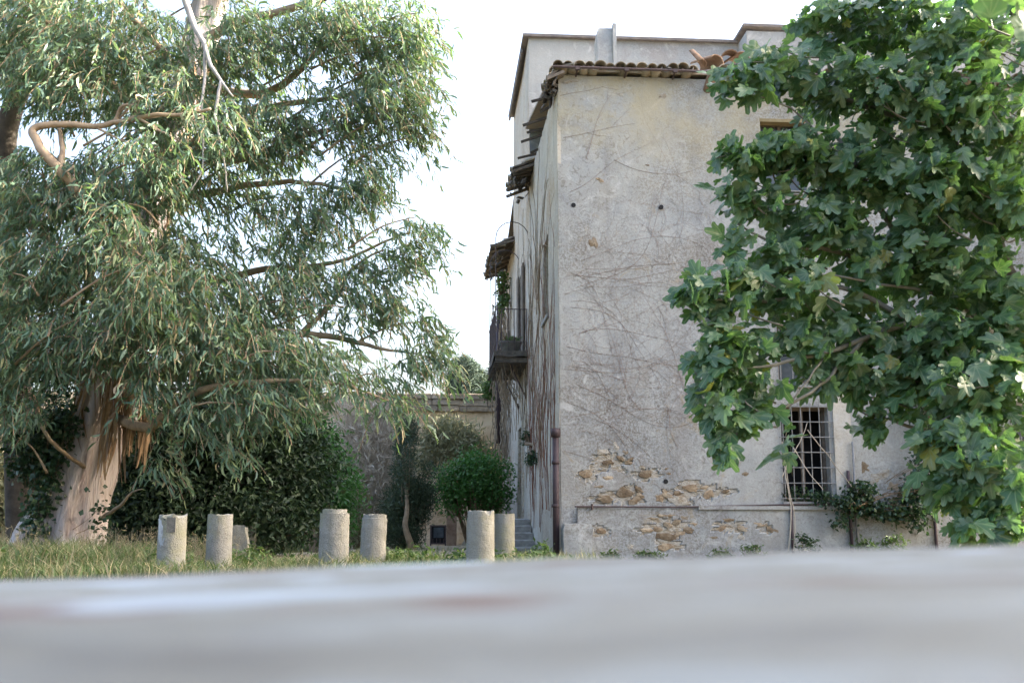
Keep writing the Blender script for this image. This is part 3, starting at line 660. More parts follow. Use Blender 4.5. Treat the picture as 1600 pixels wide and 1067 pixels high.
# low gate, pier and ramp at the wall's foot
g0 = rect((672, 820), (697, 864), 37.2)
G = empty('iron_gate', ((g0[0]+g0[1])/2, 37.2, 0), 'small dark iron gate with a grey panel at the foot of the garden wall', 'gate')
mb = MB(); mb.box(g0[0], g0[0]+.05, 37.2, 37.25, 0, g0[3]); mb.box(g0[1]-.05, g0[1], 37.2, 37.25, 0, g0[3]); mb.box(g0[0]+.05, g0[1]-.05, 37.2, 37.25, g0[3]-.05, g0[3]); mb.box(g0[0]+.05, g0[1]-.05, 37.2, 37.25, .08, .13); mb.build('gate_frame', M['iron'], G)
MB().box(g0[0]+.12, g0[1]-.09, 37.19, 37.235, g0[3]-.42, g0[3]-.08).build('panel', M['glass'], G)
MB().box(g0[0]+.05, g0[1]-.05, 37.236, 37.25, .13, g0[3]-.05).build('sheet', M['dark'], G)
for i in range(4): xx = g0[0]+.1+i*.12; MB().box(xx-.012, xx+.012, 37.2, 37.23, .13, g0[3]-.44).build('bar', M['iron'], G)
pr = rect((698, 806), (713, 866), 37.0); mb = MB(); rbox(mb, pr[0], pr[1], 36.9, 37.25, -.1, pr[3]+.4, 4, .015); o = mb.build('gate_pier', M['terracotta'], None); wire(o, 'pinkish plastered pier right of the small dark iron gate', 'pier')
mb = MB(); a, b = at(716, 862, 36), at(738, 822, 36); mb.add([(a.x,35.9,-.1),(b.x+1.0,35.9,-.1),(b.x+1.0,35.9,b.z+.25),(b.x,35.9,b.z),(a.x,36.1,-.1),(b.x+1.0,36.1,-.1),(b.x+1.0,36.1,b.z+.25),(b.x,36.1,b.z)], [(0,1,2,3),(7,6,5,4),(3,2,6,7),(0,3,7,4),(1,5,6,2)])
wire(mb.build('ramp_wall', M['plaster_side']), 'low sloping plastered wall behind the paired columns', 'wall')

# ------------------------------------------------------------------ broken columns
def column(px_, ptop, wpx, Y, label, tilt=0, seed=0, notch=False, chip=.03, step=0.0, mat='column'):
    s_ = pxm(Y); top = at(px_, ptop, Y); r = wpx/s_/2; root = empty('stone_column', (top.x, Y, 0), label, 'column', 'broken columns standing in the grass')
    n, m_ = 28, 16 if step else 14; h = top.z; vv = []; rr_ = random.Random(seed)
    for j in range(m_+1):
        t_ = j/m_; z = -.15+(h+.15)*t_
        if step: z = -.15+(h+.10)*min(1, j/(m_-2)) if j <= m_-2 else (h-.047 if j == m_-1 else h)
        rad = r*(1.03-.05*t_)
        if step and j >= m_-1: rad *= 1-step
        for i in range(n):
            a = 2*math.pi*i/n; p = Vector((math.cos(a)*rad, math.sin(a)*rad, z)); q = p+Vector((seed*3.1, 0, 0))
            p.x += .006*mnoise.noise(q*9); p.y += .006*mnoise.noise(q*9+Vector((5,5,5)))
            if j == m_: p.z += chip*1.6*mnoise.noise(q*9)-chip*.4-(.07 if mnoise.noise(q*4) > .25 else 0)*(chip > .015)
            if notch and j >= m_-4 and a > math.pi*1.05 and a < math.pi*1.22 and j == m_: p.z -= .07
            vv.append(p)
    k = len(vv); 
    for f_ in (.8, .45):
        for i in range(n): a = 2*math.pi*i/n; p = Vector((math.cos(a)*r*f_*(1-step), math.sin(a)*r*f_*(1-step), h-.01)); p.z += .02*mnoise.noise(p*12+Vector((seed,0,0))); vv.append(p)
    vv.append(Vector((0,0,h-.012)))
    ff = [(j*n+i, j*n+(i+1)%n, (j+1)*n+(i+1)%n, (j+1)*n+i) for j in range(m_+2) for i in range(n)]+[((m_+2)*n+i, (m_+2)*n+(i+1)%n, len(vv)-1) for i in range(n)]
    me = MB().add(vv, ff).mesh('shaft', True); me.set_sharp_from_angle(angle=R(35)); o = link('shaft', me, root, M[mat], False)
    if notch:   # socket as a dark block, recess shade in its colour, and a pale mortar patch
        b = MB(); b.box(-.03, .07, -r-.003, -r+.05, h-.20, h-.03); 
        pa = MB(); pv = []
        nn = 26
        for k_ in range(nn):
            an = 2*math.pi*k_/nn; k2 = .8+.4*mnoise.noise(Vector((math.cos(an)*2, math.sin(an)*2, 6))); u_ = -.95+math.cos(an)*.62*k2; zz = h-.19+math.sin(an)*.17*k2-.12*math.cos(an)
            ph = -math.pi/2+u_*.75; pv.append((math.cos(ph)*r*1.012, math.sin(ph)*r*1.012, min(zz, h-.045)))
        ph = -math.pi/2-.95*.75; pv.append((math.cos(ph)*r*1.03, math.sin(ph)*r*1.03, h-.19)); pa.add(pv, [(k_, (k_+1)%nn, nn) for k_ in range(nn)])
        link('mortar_patch', pa.mesh('mortar_patch', True), root, M['plaster_far'], False)
        ho = link('socket', b.mesh('socket'), root, M['darkstone'], False)
        ho.rotation_euler.z = 0
    root.rotation_euler = (0, tilt, rr_.uniform(-1,1) if not notch else 0); return root
column(270.5, 804, 42, 13.2, 'broken column with a square socket near its chipped top, leftmost', 0, 1, True, .05)
column(344.5, 803, 38, 14.0, 'slim pale column with white paint flecks, second from the left', 0, 2, False, .02)
column(523.5, 795, 45, 13.4, 'thick grey column with a stepped top left of the leaning one', 0, 3, False, .012, .16)
column(583, 803, 39, 14.2, 'leaning grey column with a chamfered top, tilted to the right', R(2.2), 4, False, .014, .08)
column(751, 797, 43, 13.5, 'thick speckled column standing in front of the slimmer greenish one', 0, 5, False, .03)
column(788.5, 802, 31, 17.2, 'slim greenish column behind the thick speckled one by the steps', 0, 6, False, .012)
# dark stones and timber behind
def post(px0, px1, pt_, Y, name, label, cat, mat, amp=.012):
    a, b = at(px0, pt_, Y), at(px1, pt_, Y); mb = MB(); rbox(mb, a.x, b.x, Y, Y+(b.x-a.x)*.8, -.15, a.z, 4, amp); o = mb.build(name, M[mat]); wire(o, label, cat)
post(382, 399, 822, 20, 'stone_post', 'grey square stone post in the shade right of the slim pale column', 'post', 'column')
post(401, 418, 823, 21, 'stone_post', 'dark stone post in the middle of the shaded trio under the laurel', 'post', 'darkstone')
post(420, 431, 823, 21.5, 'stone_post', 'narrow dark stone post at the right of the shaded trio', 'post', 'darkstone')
rb_ = MB(); c = at(372, 834, 17); rbox(rb_, c.x-.1, c.x+.12, 17, 17.3, -.1, c.z+.12, 4, .05); wire(rb_.build('rubble_stone', M['column']), 'pale rough boulder peeping out right behind the slim pale column', 'stone')
cr = empty('slatted_fence', at(492, 866, 24), 'low brown slatted wooden fence left of the thick stepped column', 'fence')
for i in range(6):
    a = at(484+i*5.2, 822+random.uniform(-1,1), 24); MB().box(a.x, a.x+.055, 24, 24.03, 0, a.z).build('slat', M['wood'], cr)
a, b = at(483, 828, 24), at(512, 828, 24); MB().box(a.x, b.x+.1, 24.031, 24.06, a.z-.03, a.z+.03).build('rail', M['wood'], cr)

# ------------------------------------------------------------------ eucalyptus
ty = 18.5; base = at(100, 870, ty); base.z = 0
EU = empty('eucalyptus_tree', base, 'huge eucalyptus with peeling trunk and long drooping grey green leaves', 'tree')
tr = [(80,885,.74),(93,845,.63),(110,790,.54),(128,735,.47),(150,665,.42),(182,560,.42),(200,460,.38),(228,350,.35),(262,240,.32),(300,130,.30),(322,40,.30),(345,-80,.27),(350,-260,.2),(355,-420,.10)]
tp = smooth_path([at(a, b, ty) for a, b, _ in tr], 4); trd = np.interp(np.linspace(0, len(tr)-1, len(tp)), range(len(tr)), [q[2] for q in tr])
def fluted(mb, pts, rad, sides=26, amp=.16, seed=0):
    n = len(pts); vv = []
    for i, p in enumerate(pts):
        for k in range(sides):
            a = 2*math.pi*k/sides; tw = a+i*.05
            f_ = 1+amp*mnoise.noise(Vector((math.cos(tw)*1.8, math.sin(tw)*1.8, i*.10+seed)))+amp*.5*mnoise.noise(Vector((math.cos(tw)*4.5, math.sin(tw)*4.5, i*.16+seed)))
            vv.append(Vector((p.x+math.cos(a)*rad[i]*f_, p.y+math.sin(a)*rad[i]*f_, p.z)))
    ff = [(i*sides+k, i*sides+(k+1)%sides, (i+1)*sides+(k+1)%sides, (i+1)*sides+k) for i in range(n-1) for k in range(sides)]
    mb.add(vv, ff)
mb = MB(); fluted(mb, tp, trd, 44, .34)
# buttress roots and knots
for (a0, sc) in ((215, .6), (250, .6), (300, .6)):
    d = Vector((math.cos(R(a0)), math.sin(R(a0)), 0)); mb.tube(smooth_path([tp[6]+d*.3, base+d*.62+Vector((0,0,.25)), base+d*1.05*sc+Vector((0,0,-.1))], 4), np.linspace(.22, .10, 9)*sc, 8)
trunk = mb.build('trunk', M['bark'], EU, True)
# second stem further left, seen dark at the frame's edge
mb = MB(); p2 = smooth_path([at(36,870,20.5), at(30,700,20.5), at(20,480,20.4), at(14,300,20.3), at(12,200,20.3), at(60,40,20), at(90,-120,20)], 5); fluted(mb, p2, np.linspace(.30, .16, len(p2)), 14, .2, 9)
mb.build('rear_stem', M['darktrunk'], EU, True)
def limb(pts, r0, r1, mat='limb', name='limb', sides=7, n=5, par=EU):
    q = smooth_path([at(*p) for p in pts], n); q = [v+wob(v, 2.2, .04)+wob(v, 7, .018) for v in q]; m_ = MB(); m_.tube(q, np.linspace(r0, r1, len(q)), sides); m_.build(name, M[mat], par, True); return q
limb([(118,300,16.0),(98,268,15.9),(62,232,15.9),(52,205,16),(80,194,16),(150,196,16),(215,184,15.9),(290,178,15.8),(330,170,15.7)], .085, .02)
limb([(96,268,15.9),(98,240,16),(92,200,16.2)], .06, .03); limb([(118,300,16),(150,340,16.6),(190,420,17.8)], .08, .12)
limb([(215,184,15.9),(250,205,15.8),(300,232,15.7)], .03, .008); limb([(150,196,16),(200,225,15.9),(260,250,15.8)], .02, .006); limb([(180,190,16),(190,165,15.9),(230,168,15.8)], .035, .01)
limb([(283,-20,16.2),(300,30,16.2),(322,80,16.1),(345,130,16.0),(362,152,16)], .06, .012, 'deadlimb', 'dead_limb')
limb([(322,80,16.1),(322,120,16.1),(314,160,16),(318,250,15.9),(296,300,15.9)], .032, .008, 'deadlimb', 'dead_limb')
limb([(345,130,16.0),(338,180,16),(350,250,15.9),(356,300,16)], .03, .01, 'deadlimb', 'dead_limb')
limb([(320,60,18.4),(390,30,18),(470,10,17.5),(560,-20,17)], 0.099, 0.050); limb([(300,130,18.4),(390,150,18),(452,125,17.4),(500,80,17),(560,40,16.8)], 0.093, 0.030)
limb([(270,220,18.4),(350,250,18),(410,240,17.6),(470,214,17.2),(560,190,17)], 0.093, 0.030); limb([(250,280,18.4),(340,190,18),(440,165,17.8),(540,150,17.3),(640,120,17)], 0.087, 0.020)
limb([(240,320,18.4),(330,300,18),(420,285,17.4),(500,290,17),(580,300,16.8)], 0.081, 0.015); limb([(205,450,18.4),(320,440,17.8),(420,420,17.3),(520,410,17),(640,365,16.8)], 0.093, 0.012)
limb([(195,500,18.4),(300,520,17.6),(420,530,17.0),(470,522,16.8),(520,470,16.8),(548,420,16.8),(600,390,16.7)], 0.074, 0.015); limb([(470,522,16.8),(540,530,16.8),(600,545,16.7),(660,552,16.6)], 0.060, 0.010)
limb([(180,580,18.4),(270,570,17.2),(330,563,16.6),(380,560,16.3),(450,580,16.2)], 0.062, 0.020); limb([(175,650,18.2),(230,668,17),(270,640,16.4),(300,616,16.1),(350,600,16),(420,596,15.9),(462,597,15.9),(530,600,15.9),(610,625,15.9)], 0.085, 0.012)
limb([(60,655,17),(80,690,16.9),(112,716,17.5),(138,736,18.3)], .026, .034); limb([(60,655,17),(50,620,17),(10,600,17)], 0.040, 0.020)
limb([(160,810,18.2),(185,790,17.4),(205,768,17),(222,762,16.9)], 0.035, 0.006); limb([(150,600,18.2),(60,520,17.2),(-40,430,16.8)], .05, .02); limb([(190,480,18.3),(80,380,17.3),(-20,300,17)], 0.081, 0.030)
limb([(260,240,18.4),(140,90,17.6),(20,0,17)], 0.087, 0.030); limb([(300,130,18.4),(200,20,17.6),(120,-80,17)], 0.081, 0.030); limb([(390,600,15.9),(420,630,15.8),(425,665,15.8)], 0.020, 0.006)
limb([(340,-60,18.4),(470,-120,17.6),(620,-160,17.4)], 0.087, 0.030)
# hanging shreds of bark round the lower stem
mb = MB()
for i in range(120):
    a = random.uniform(160,240); b = random.uniform(540,665); Y = ty-.55+random.uniform(-.25,.15); p = at(a, b, Y); L_ = random.uniform(.25,1.0); w_ = random.uniform(.012,.045); q = random.uniform(-.12,.12)
    sgm = [p, p+Vector((q*.4, random.uniform(-.08,0), -L_*.5)), p+Vector((q, random.uniform(-.15,.02), -L_))]
    sd_ = Vector((math.cos(i*1.3), math.sin(i*1.3), 0))*w_
    mb.add([sgm[0]-sd_, sgm[0]+sd_, sgm[1]-sd_*.9, sgm[1]+sd_*.9, sgm[2]-sd_*.3, sgm[2]+sd_*.3], [(0,1,3,2),(2,3,5,4)])
for i in range(110):
    j = random.randrange(14, len(tp)-14); a = random.uniform(math.pi, 2*math.pi); p = tp[j]+Vector((math.cos(a), math.sin(a), 0))*trd[j]*1.05; L_ = random.uniform(.3,1.1); w_ = random.uniform(.012,.04); q = random.uniform(-.2,.2)
    sgm = [p, p+Vector((q*.4, -.05, -L_*.5)), p+Vector((q, -.1, -L_))]; sd_ = Vector((math.cos(i), math.sin(i), 0))*w_
    mb.add([sgm[0]-sd_, sgm[0]+sd_, sgm[1]-sd_*.9, sgm[1]+sd_*.9, sgm[2]-sd_*.3, sgm[2]+sd_*.3], [(0,1,3,2),(2,3,5,4)])
o = mb.build('peeling_bark', M['shred'], EU); o['kind'] = 'stuff'
EB = [(60,50,110,80,17.5,1),(180,70,110,80,17,1.1),(300,90,70,60,17,.6),(400,70,70,55,17,.7),(470,30,70,50,17,.8),(545,60,85,65,17,1.15),(630,60,55,75,16.8,1.3),(600,150,75,60,16.8,1.2),(510,180,85,50,17,1),(390,190,80,55,17,.9),(260,170,90,70,16.6,1),(120,130,100,70,16.8,1),
 (640,195,38,38,16.8,1.1),(70,300,95,70,16.6,1),(200,290,95,70,16.5,1),(310,270,65,60,16.8,.7),(420,235,65,35,17,.8),(550,290,52,45,16.8,1.2),(480,310,60,35,16.9,0.45),(400,360,60,40,17,0.35),(320,370,60,50,17,0.40),(450,390,60,45,17,0.60),(640,368,42,34,16.7,1.15),(590,415,50,36,16.8,0.85),(530,430,45,40,16.8,0.50),
 (50,430,95,75,16.3,1),(130,430,60,70,16.6,.9),(260,400,60,60,16.6,.8),(300,470,85,70,16.4,1),(420,470,75,55,16.6,0.75),(600,478,50,32,16.7,.8),(650,505,25,20,16.7,.6),(660,555,42,36,16.6,1.25),(540,500,45,40,16.7,.5),
 (55,535,90,60,16.2,1),(150,530,50,50,16.4,.8),(250,540,80,70,16.2,1),(350,540,80,60,16.2,1),(450,560,70,50,16.3,1),(540,580,60,45,16.1,.5),(610,590,35,30,16.3,.5),(612,632,34,38,16,.38),(480,605,55,40,15.9,.6),(400,630,80,40,16,.8),(230,620,40,45,16,.8),(565,630,30,30,16,.3),(630,665,14,26,16,.2),(25,630,45,55,16.3,1),(320,640,60,40,16.2,.8),(250,700,30,60,16.6,.6),(355,700,30,40,16,.5),
 (560,235,50,30,16.9,.6),(500,350,60,35,16.9,.55),(570,465,45,35,16.8,.6),(460,430,50,35,16.8,.6),(420,320,50,30,17,.5),(370,280,50,40,17,.6),(340,100,45,45,16.9,.6),(360,30,40,40,17,.6),(620,250,25,20,16.8,.4),
 (170,350,60,60,15.7,.8),(230,450,60,60,15.6,.8),(170,500,50,50,15.7,.8),(240,250,60,50,15.8,.7),(330,200,50,50,16,.6),
 (-90,80,120,120,18,.7),(-90,330,110,120,18,.7),(-80,560,100,110,17.5,.7),(100,-90,150,80,18,.7),(330,-120,150,90,18,.6),(560,-80,120,70,17.6,.7),(450,-260,200,100,18.2,.4),(200,-280,180,110,18.2,.4)]
eb = [blob(a, b, c, d, Y, w_, min(1.3, max(c,d)/pxm(Y)*1.0)) for a, b, c, d, Y, w_ in EB]
eb += [blob(a, b, c*.9, d*.9, Y+2.6, w_*.55, 1.3) for a, b, c, d, Y, w_ in EB if a < 460 and b < 600 and not (300 < a < 420 and 300 < b < 420)]
NTW = 10200
TP, td = in_ellipsoids(eb, NTW, .9)
tl = rng.uniform(.25, .85, NTW); out_ = TP-np.array([base.x+.6, ty, 0]); out_[:,2] = 0; out_ = norm(out_)*.75+rng.normal(size=(NTW,3))*.5
hd = norm(out_*np.array([1,1,.3])); nl = 13
us = np.linspace(.1, 1, nl)
def twig_pos(u): return TP[:,None,:]+hd[:,None,:]*(tl[:,None,None]*.75*u[None,:,None])+np.array([0,0,1.])*(tl[:,None]*( .25*u[None,:]-.75*u[None,:]**2))[:,:,None]
pos = twig_pos(us).reshape(-1,3); k = len(pos)
ld = np.repeat(hd, nl, 0)*.45+rng.normal(size=(k,3))*.5+np.array([0,0,-1.0])
LL = rng.uniform(.10,.235,k); V, T = lance_leaves(pos+rng.normal(size=(k,3))*.025, ld, LL, LL*rng.uniform(.12,.2,k), .16)
o = link('crown', np_mesh('crown', V, T), EU, M['euc']); o['kind'] = 'stuff'
u4 = np.array([0,.35,.7,1.]); tpz = twig_pos(u4); rad = .006
V = np.stack([tpz+np.array([rad,0,0]), tpz+np.array([-rad*.5,rad*.8,0]), tpz+np.array([-rad*.5,-rad*.8,0])], 2)  # n,4,3,3
idx = np.arange(NTW*12).reshape(NTW,4,3); fq = []
for j in range(3):
    for q in range(3): fq.append(np.stack([idx[:,j,q], idx[:,j,(q+1)%3], idx[:,j+1,(q+1)%3], idx[:,j+1,q]], 1))
o = link('twigs', np_mesh('twigs', V.reshape(-1,3), np.concatenate(fq)), EU, M['twig']); o['kind'] = 'stuff'
# finer boughs from the nearest limb point outwards
mb = MB()
for i in range(260):
    j = rng.integers(NTW); e = Vector(TP[j]); s0 = e+Vector((-.8*hd[j][0]-.35, .5*random.random(), -.35+random.uniform(-.3,.3))); mb.tube(smooth_path([s0, (s0+e)/2+Vector((0,0,.1)), e], 3), np.linspace(.022,.007,7), 5)
o = mb.build('boughs', M['limb'], EU, True); o['kind'] = 'stuff'
# ivy on the trunk's left flank
ivb = [blob(78,700,30,40,18.0,1,.3), blob(72,760,22,45,18.0,1,.3), blob(60,820,18,40,17.9,1,.3), blob(100,660,25,25,18,.8,.3), blob(95,560,35,60,18,.7,.3), blob(45,700,25,60,18.2,1,.3), blob(160,815,14,30,17.8,.4,.2), blob(150,770,10,12,17.8,.3,.2)]
shrub('ivy', at(60,868,18), 'dark ivy climbing the left flank of the eucalyptus trunk', 'ivy', ivb, M['ivy'], 520, 9, .09, .085, M['twig'], .85, None, 4, sr=.3)

# ------------------------------------------------------------------ shrubs in the middle distance
shrub('laurel_tree', at(330,868,21), 'broad dark laurel filling the shade right of the eucalyptus trunk', 'tree',
      [blob(250,730,80,70,21,1), blob(350,690,100,70,21.3,1.1), blob(440,740,80,80,21.2,1), blob(300,800,110,60,20.8,1.1), blob(400,810,100,45,20.8,1), blob(220,800,50,60,20.6,.9), blob(370,620,80,40,21.5,.7), blob(470,690,40,35,21.2,.6), blob(290,640,50,30,21.3,.6)], M['laurel'], 2300, 14, .17, .13, M['darktrunk'], .45)
shrub('laurel_tree', at(500,866,26), 'mid green glossy bush standing behind the thick stepped column', 'bush',
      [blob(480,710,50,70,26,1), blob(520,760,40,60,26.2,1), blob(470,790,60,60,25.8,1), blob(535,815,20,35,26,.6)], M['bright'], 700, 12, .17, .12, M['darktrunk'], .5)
for (a, Y, w_, h_, lab) in ((-40, 24, 90, 130, 'dark hedge bush at the far left edge behind the ivy'), (120, 27, 120, 150, 'dark hedge bush far behind the eucalyptus trunk')):
    shrub('hedge_bush', at(a,864,Y), lab, 'bush', [blob(a,760,w_,h_*.7,Y,1), blob(a-20,640,w_*.8,h_*.6,Y,.8), blob(a+30,830,w_,50,Y,.8)], M['laurel'] if a != -40 else M['olive'], 1100, 12, .22, .14, M['darktrunk'], .5, 'hedge bushes behind the eucalyptus')
shrub('dry_bush', at(590,866,33), 'pale leafless thorny bush against the garden wall', 'bush',
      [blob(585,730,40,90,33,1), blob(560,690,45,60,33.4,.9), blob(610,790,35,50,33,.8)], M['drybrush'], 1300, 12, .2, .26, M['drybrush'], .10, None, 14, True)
shrub('scrub_bush', at(560,866,31), 'dusty olive green scrub bush between the laurel and pale thorny bush', 'bush',
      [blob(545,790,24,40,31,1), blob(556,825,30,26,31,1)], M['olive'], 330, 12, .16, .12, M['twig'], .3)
shrub('creeping_shrub', at(700,700,37.4), 'pale olive green shrub sprawling over the face of the garden wall', 'shrub',
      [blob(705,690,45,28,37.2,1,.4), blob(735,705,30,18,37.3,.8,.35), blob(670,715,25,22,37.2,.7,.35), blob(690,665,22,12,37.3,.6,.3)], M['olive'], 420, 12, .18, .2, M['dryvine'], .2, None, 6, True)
CT = shrub('conifer_tree', at(637,866,29), 'slender dark conifer with a crooked yellowish trunk before the garden wall', 'tree',
      [blob(632,720,14,70,29,1), blob(640,790,32,40,29,1.1), blob(628,840,30,26,28.8,1), blob(660,770,22,24,29,.6), blob(670,735,16,12,29,.4), blob(618,800,22,40,29,.7), blob(640,675,10,20,29,.7)], M['conifer'], 1500, 14, .09, .10, M['dryvine'], .2, None, 3, True)
mb = MB(); mb.tube(smooth_path([at(648,868,28.3), at(640,845,28.2), at(633,820,28.2), at(636,795,28.3), at(634,740,28.8), at(632,670,29)], 5), np.linspace(.10,.03,26), 8); mb.build('crooked_trunk', M['limb'], CT, True)
shrub('round_shrub', at(738,866,30), 'round bright green shrub growing beside the house corner', 'shrub',
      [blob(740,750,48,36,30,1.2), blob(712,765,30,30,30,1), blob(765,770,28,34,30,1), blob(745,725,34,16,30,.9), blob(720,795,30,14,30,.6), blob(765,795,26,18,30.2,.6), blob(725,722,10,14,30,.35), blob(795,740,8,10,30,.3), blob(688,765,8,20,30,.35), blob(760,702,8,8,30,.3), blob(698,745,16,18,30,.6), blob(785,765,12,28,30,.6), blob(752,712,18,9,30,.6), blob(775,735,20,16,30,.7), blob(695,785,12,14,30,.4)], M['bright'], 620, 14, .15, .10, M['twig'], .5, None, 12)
shrub('cypress_tree', at(728,700,52), 'pale grey green cypress top rising above the garden wall', 'tree',
      [blob(728,590,26,30,52,1.2), blob(724,570,15,14,52,1), blob(735,620,32,40,52,1.2), blob(712,610,14,30,52,.8), blob(748,600,12,22,52,.8), blob(728,700,40,80,52,.6)], M['cypress'], 3000, 12, .12, .15, M['darktrunk'], .3, None, 3)
shrub('cypress_tree', at(772,700,48), 'darker small cypress top squeezed between pale cypress and house', 'tree',
      [blob(770,600,10,28,48,1), blob(774,640,14,30,48,1), blob(772,720,16,60,48,.7)], M['conifer'], 420, 12, .14, .18, M['darktrunk'], .3, None, 2)
shrub('wall_plant', at(768,610,36.5), 'small yellow green plant hanging over the garden wall beside the house', 'plant',
      [blob(766,612,13,11,36.6,1,.25), blob(772,600,9,9,36.6,.8,.2)], M['weed'], 90, 10, .08, .12, M['twig'], .5)

# ------------------------------------------------------------------ creepers on the house
cv = MB()
def creep(mb, p, d, L_, r_, axis, wander=.5, grav=0.0, seed=0, branch=.0, depth=0):
    pts = [Vector(p)]; ang = d; st = .12; n = int(L_/st)
    for i in range(n):
        ang += wander*st*4*mnoise.noise(Vector((seed*7.3, i*.11, .5)))+grav*st
        q = pts[-1]+(Vector((math.cos(ang), 0, math.sin(ang))) if axis == 'y' else Vector((0, math.cos(ang), math.sin(ang))))*st
        if q.z < .1 or q.z > ZE-.15: break
        if axis == 'y' and (q.x < XC+.02 or q.x > 9): break
        if axis == 'x' and (q.y < YF+.02 or q.y > YE-.1): break
        pts.append(q)
        if branch and depth < 2 and random.random() < branch: creep(mb, q, ang+random.choice((-1,1))*random.uniform(.3,.8), L_*random.uniform(.2,.5), r_*.65, axis, wander, grav, seed+i+13, branch*.7, depth+1)
    if len(pts) > 2:
        s_ = []
        for q in pts:
            w_ = disp(q); s_.append(Vector((q.x, w_.y-.006, q.z)) if axis == 'y' else Vector((w_.x-.008, q.y, q.z)))
        mb.tube(s_, np.linspace(r_, r_*.4, len(s_)), 3, False)
for i in range(26):
    z0 = random.uniform(1.8, 5.8); creep(cv, (XC+.05+random.random()*.5, YF, z0), random.uniform(-.55,.55), random.uniform(1.5,4.5), random.uniform(.0014,.003), 'y', .55, -.06, i, .06)
for (a, b, g, L_) in ((900,450,.5,3.2),(905,520,.35,3),(890,480,-.1,3.2),(885,430,.05,3.6),(900,600,-.5,3.5),(1000,640,2.4,3.0),(1090,640,2.3,3.5),(1060,700,2.2,3),(890,300,.3,2),(875,150,.35,1.4),(915,250,1.2,1.6),(880,215,.2,1.5),(1150,560,2.8,3),(1180,640,2.7,3.4),(960,250,-.6,2)):
    creep(cv, at(a,b,YF), g, L_, .0032, 'y', .45, -.08, a+b, .08)
for i in range(230):   # fine rootlets
    creep(cv, at(random.uniform(885,1150), random.uniform(320,640), YF), random.uniform(0,6.28), random.uniform(.4,1.1), .0017, 'y', 1.8, 0, 300+i, .05)
o = cv.build('bare_creeper', M['vine']); wire(o, 'leafless brown creeper spreading thin stems over the grey front wall', 'creeper')
c2 = MB()
for i in range(60):
    creep(c2, (XC, random.uniform(20.3,27), random.uniform(.4,3.0)), R(90)+random.uniform(-.5,.5), random.uniform(2,5), random.uniform(.004,.009), 'x', .4, 0, 500+i, .05)
o = c2.build('red_creeper', M['redvine']); wire(o, 'tangled reddish creeper climbing the narrow side wall of the house', 'creeper')
c3 = MB()
for i in range(60):
    creep(c3, (XC, random.uniform(23,37), random.uniform(1.5,6)), R(90)+random.uniform(-.5,.5), random.uniform(2,5), random.uniform(.006,.014), 'x', .5, 0, 800+i, .05)
for i in range(60):   # hanging tangle below the balcony and the rear eave
    y0 = random.uniform(27,30) if i < 35 else random.uniform(32.5,36); z0 = bz-.25 if i < 35 else random.uniform(4.5,7.8); x0 = XC-random.uniform(.02,.75 if i < 35 else .45)
    pts = [Vector((x0,y0,z0))]
    for q in range(7): pts.append(pts[-1]+Vector((random.uniform(-.05,.09), random.uniform(-.06,.06), -random.uniform(.05,.2))))
    c3.tube(pts, .009, 4, False)
o = c3.build('dry_creeper', M['dryvine']); wire(o, 'dry brown creeper matted around the balcony and rear side wall', 'creeper')
hv = MB()
for i in range(150):
    y0 = random.uniform(33,36.3); pts = [Vector((XC-random.uniform(.0,.42), y0, random.uniform(3.4,8.3)))]
    for q in range(6): pts.append(pts[-1]+Vector((random.uniform(-.05,.05), random.uniform(-.06,.06), -random.uniform(.08,.24))))
    hv.tube(pts, random.uniform(.008,.02), 4, False)
wire(hv.build('dead_vine', M['dryvine']), 'thick dead vine curtain hanging down the far end of the side wall', 'vine')
shrub('wall_fern', at(786,470,33), 'green ivy tuft hanging behind the balcony railing', 'ivy', [blob(785,460,6,40,33,1,.25)], M['weed'], 60, 10, .07, .11, M['twig'], .7)
shrub('pot_plant', pc+Vector((0,0,.2)), 'tiny green plant growing in the balcony planter', 'plant', [((pc.x, pc.y, pc.z+.3), (.2,.15,.08), 1)], M['weed'], 25, 8, .05, .08, M['twig'], .5)
shrub('side_fern', atx(823,690,XC-.1), 'small fern sprouting from the side wall above the steps', 'fern', [blob(822,686,7,12,26.5,1,.2), blob(832,716,8,9,24.6,1,.2)], M['ivy'], 40, 10, .05, .09, M['twig'], .4)

# ivy on the plinth ledge under the barred window
shrub('ledge_ivy', at(1330,790,19.6), 'ragged green ivy spilling over the plinth ledge right of the barred window', 'ivy',
      [blob(1330,790,45,14,19.75,1,.2), blob(1390,797,40,14,19.75,1,.2), blob(1345,770,20,18,19.7,.7,.15), blob(1430,790,30,40,19.7,.8,.25), blob(1275,775,30,6,19.85,.5,.08), blob(1310,815,20,20,19.75,.35,.15), blob(1450,740,30,40,19.6,.8,.25)], M['ivy'], 340, 9, .07, .085, M['twig'], .75, None, 4, sr=.3)
shrub('wall_ivy', at(1480,640,19.6), 'dense dark ivy growing up the wall behind the fig tree', 'ivy',
      [blob(1480,620,60,80,19.6,1,.25), blob(1470,560,40,60,19.6,1,.25), blob(1540,500,60,120,19.5,1,.3)], M['ivy'], 420, 9, .09, .10, M['twig'], .8, None, 4, sr=.3)
shrub('sill_weed', at(1240,782,19.9), 'green weed growing inside the barred window sill', 'weed', [blob(1236,772,14,10,20.05,1,.05), blob(1275,776,22,7,20.05,1,.05), blob(1232,700,6,30,20.1,.3,.04)], M['ivy'], 60, 8, .05, .07, M['twig'], .6, None, 2, sr=.2)
db = MB()
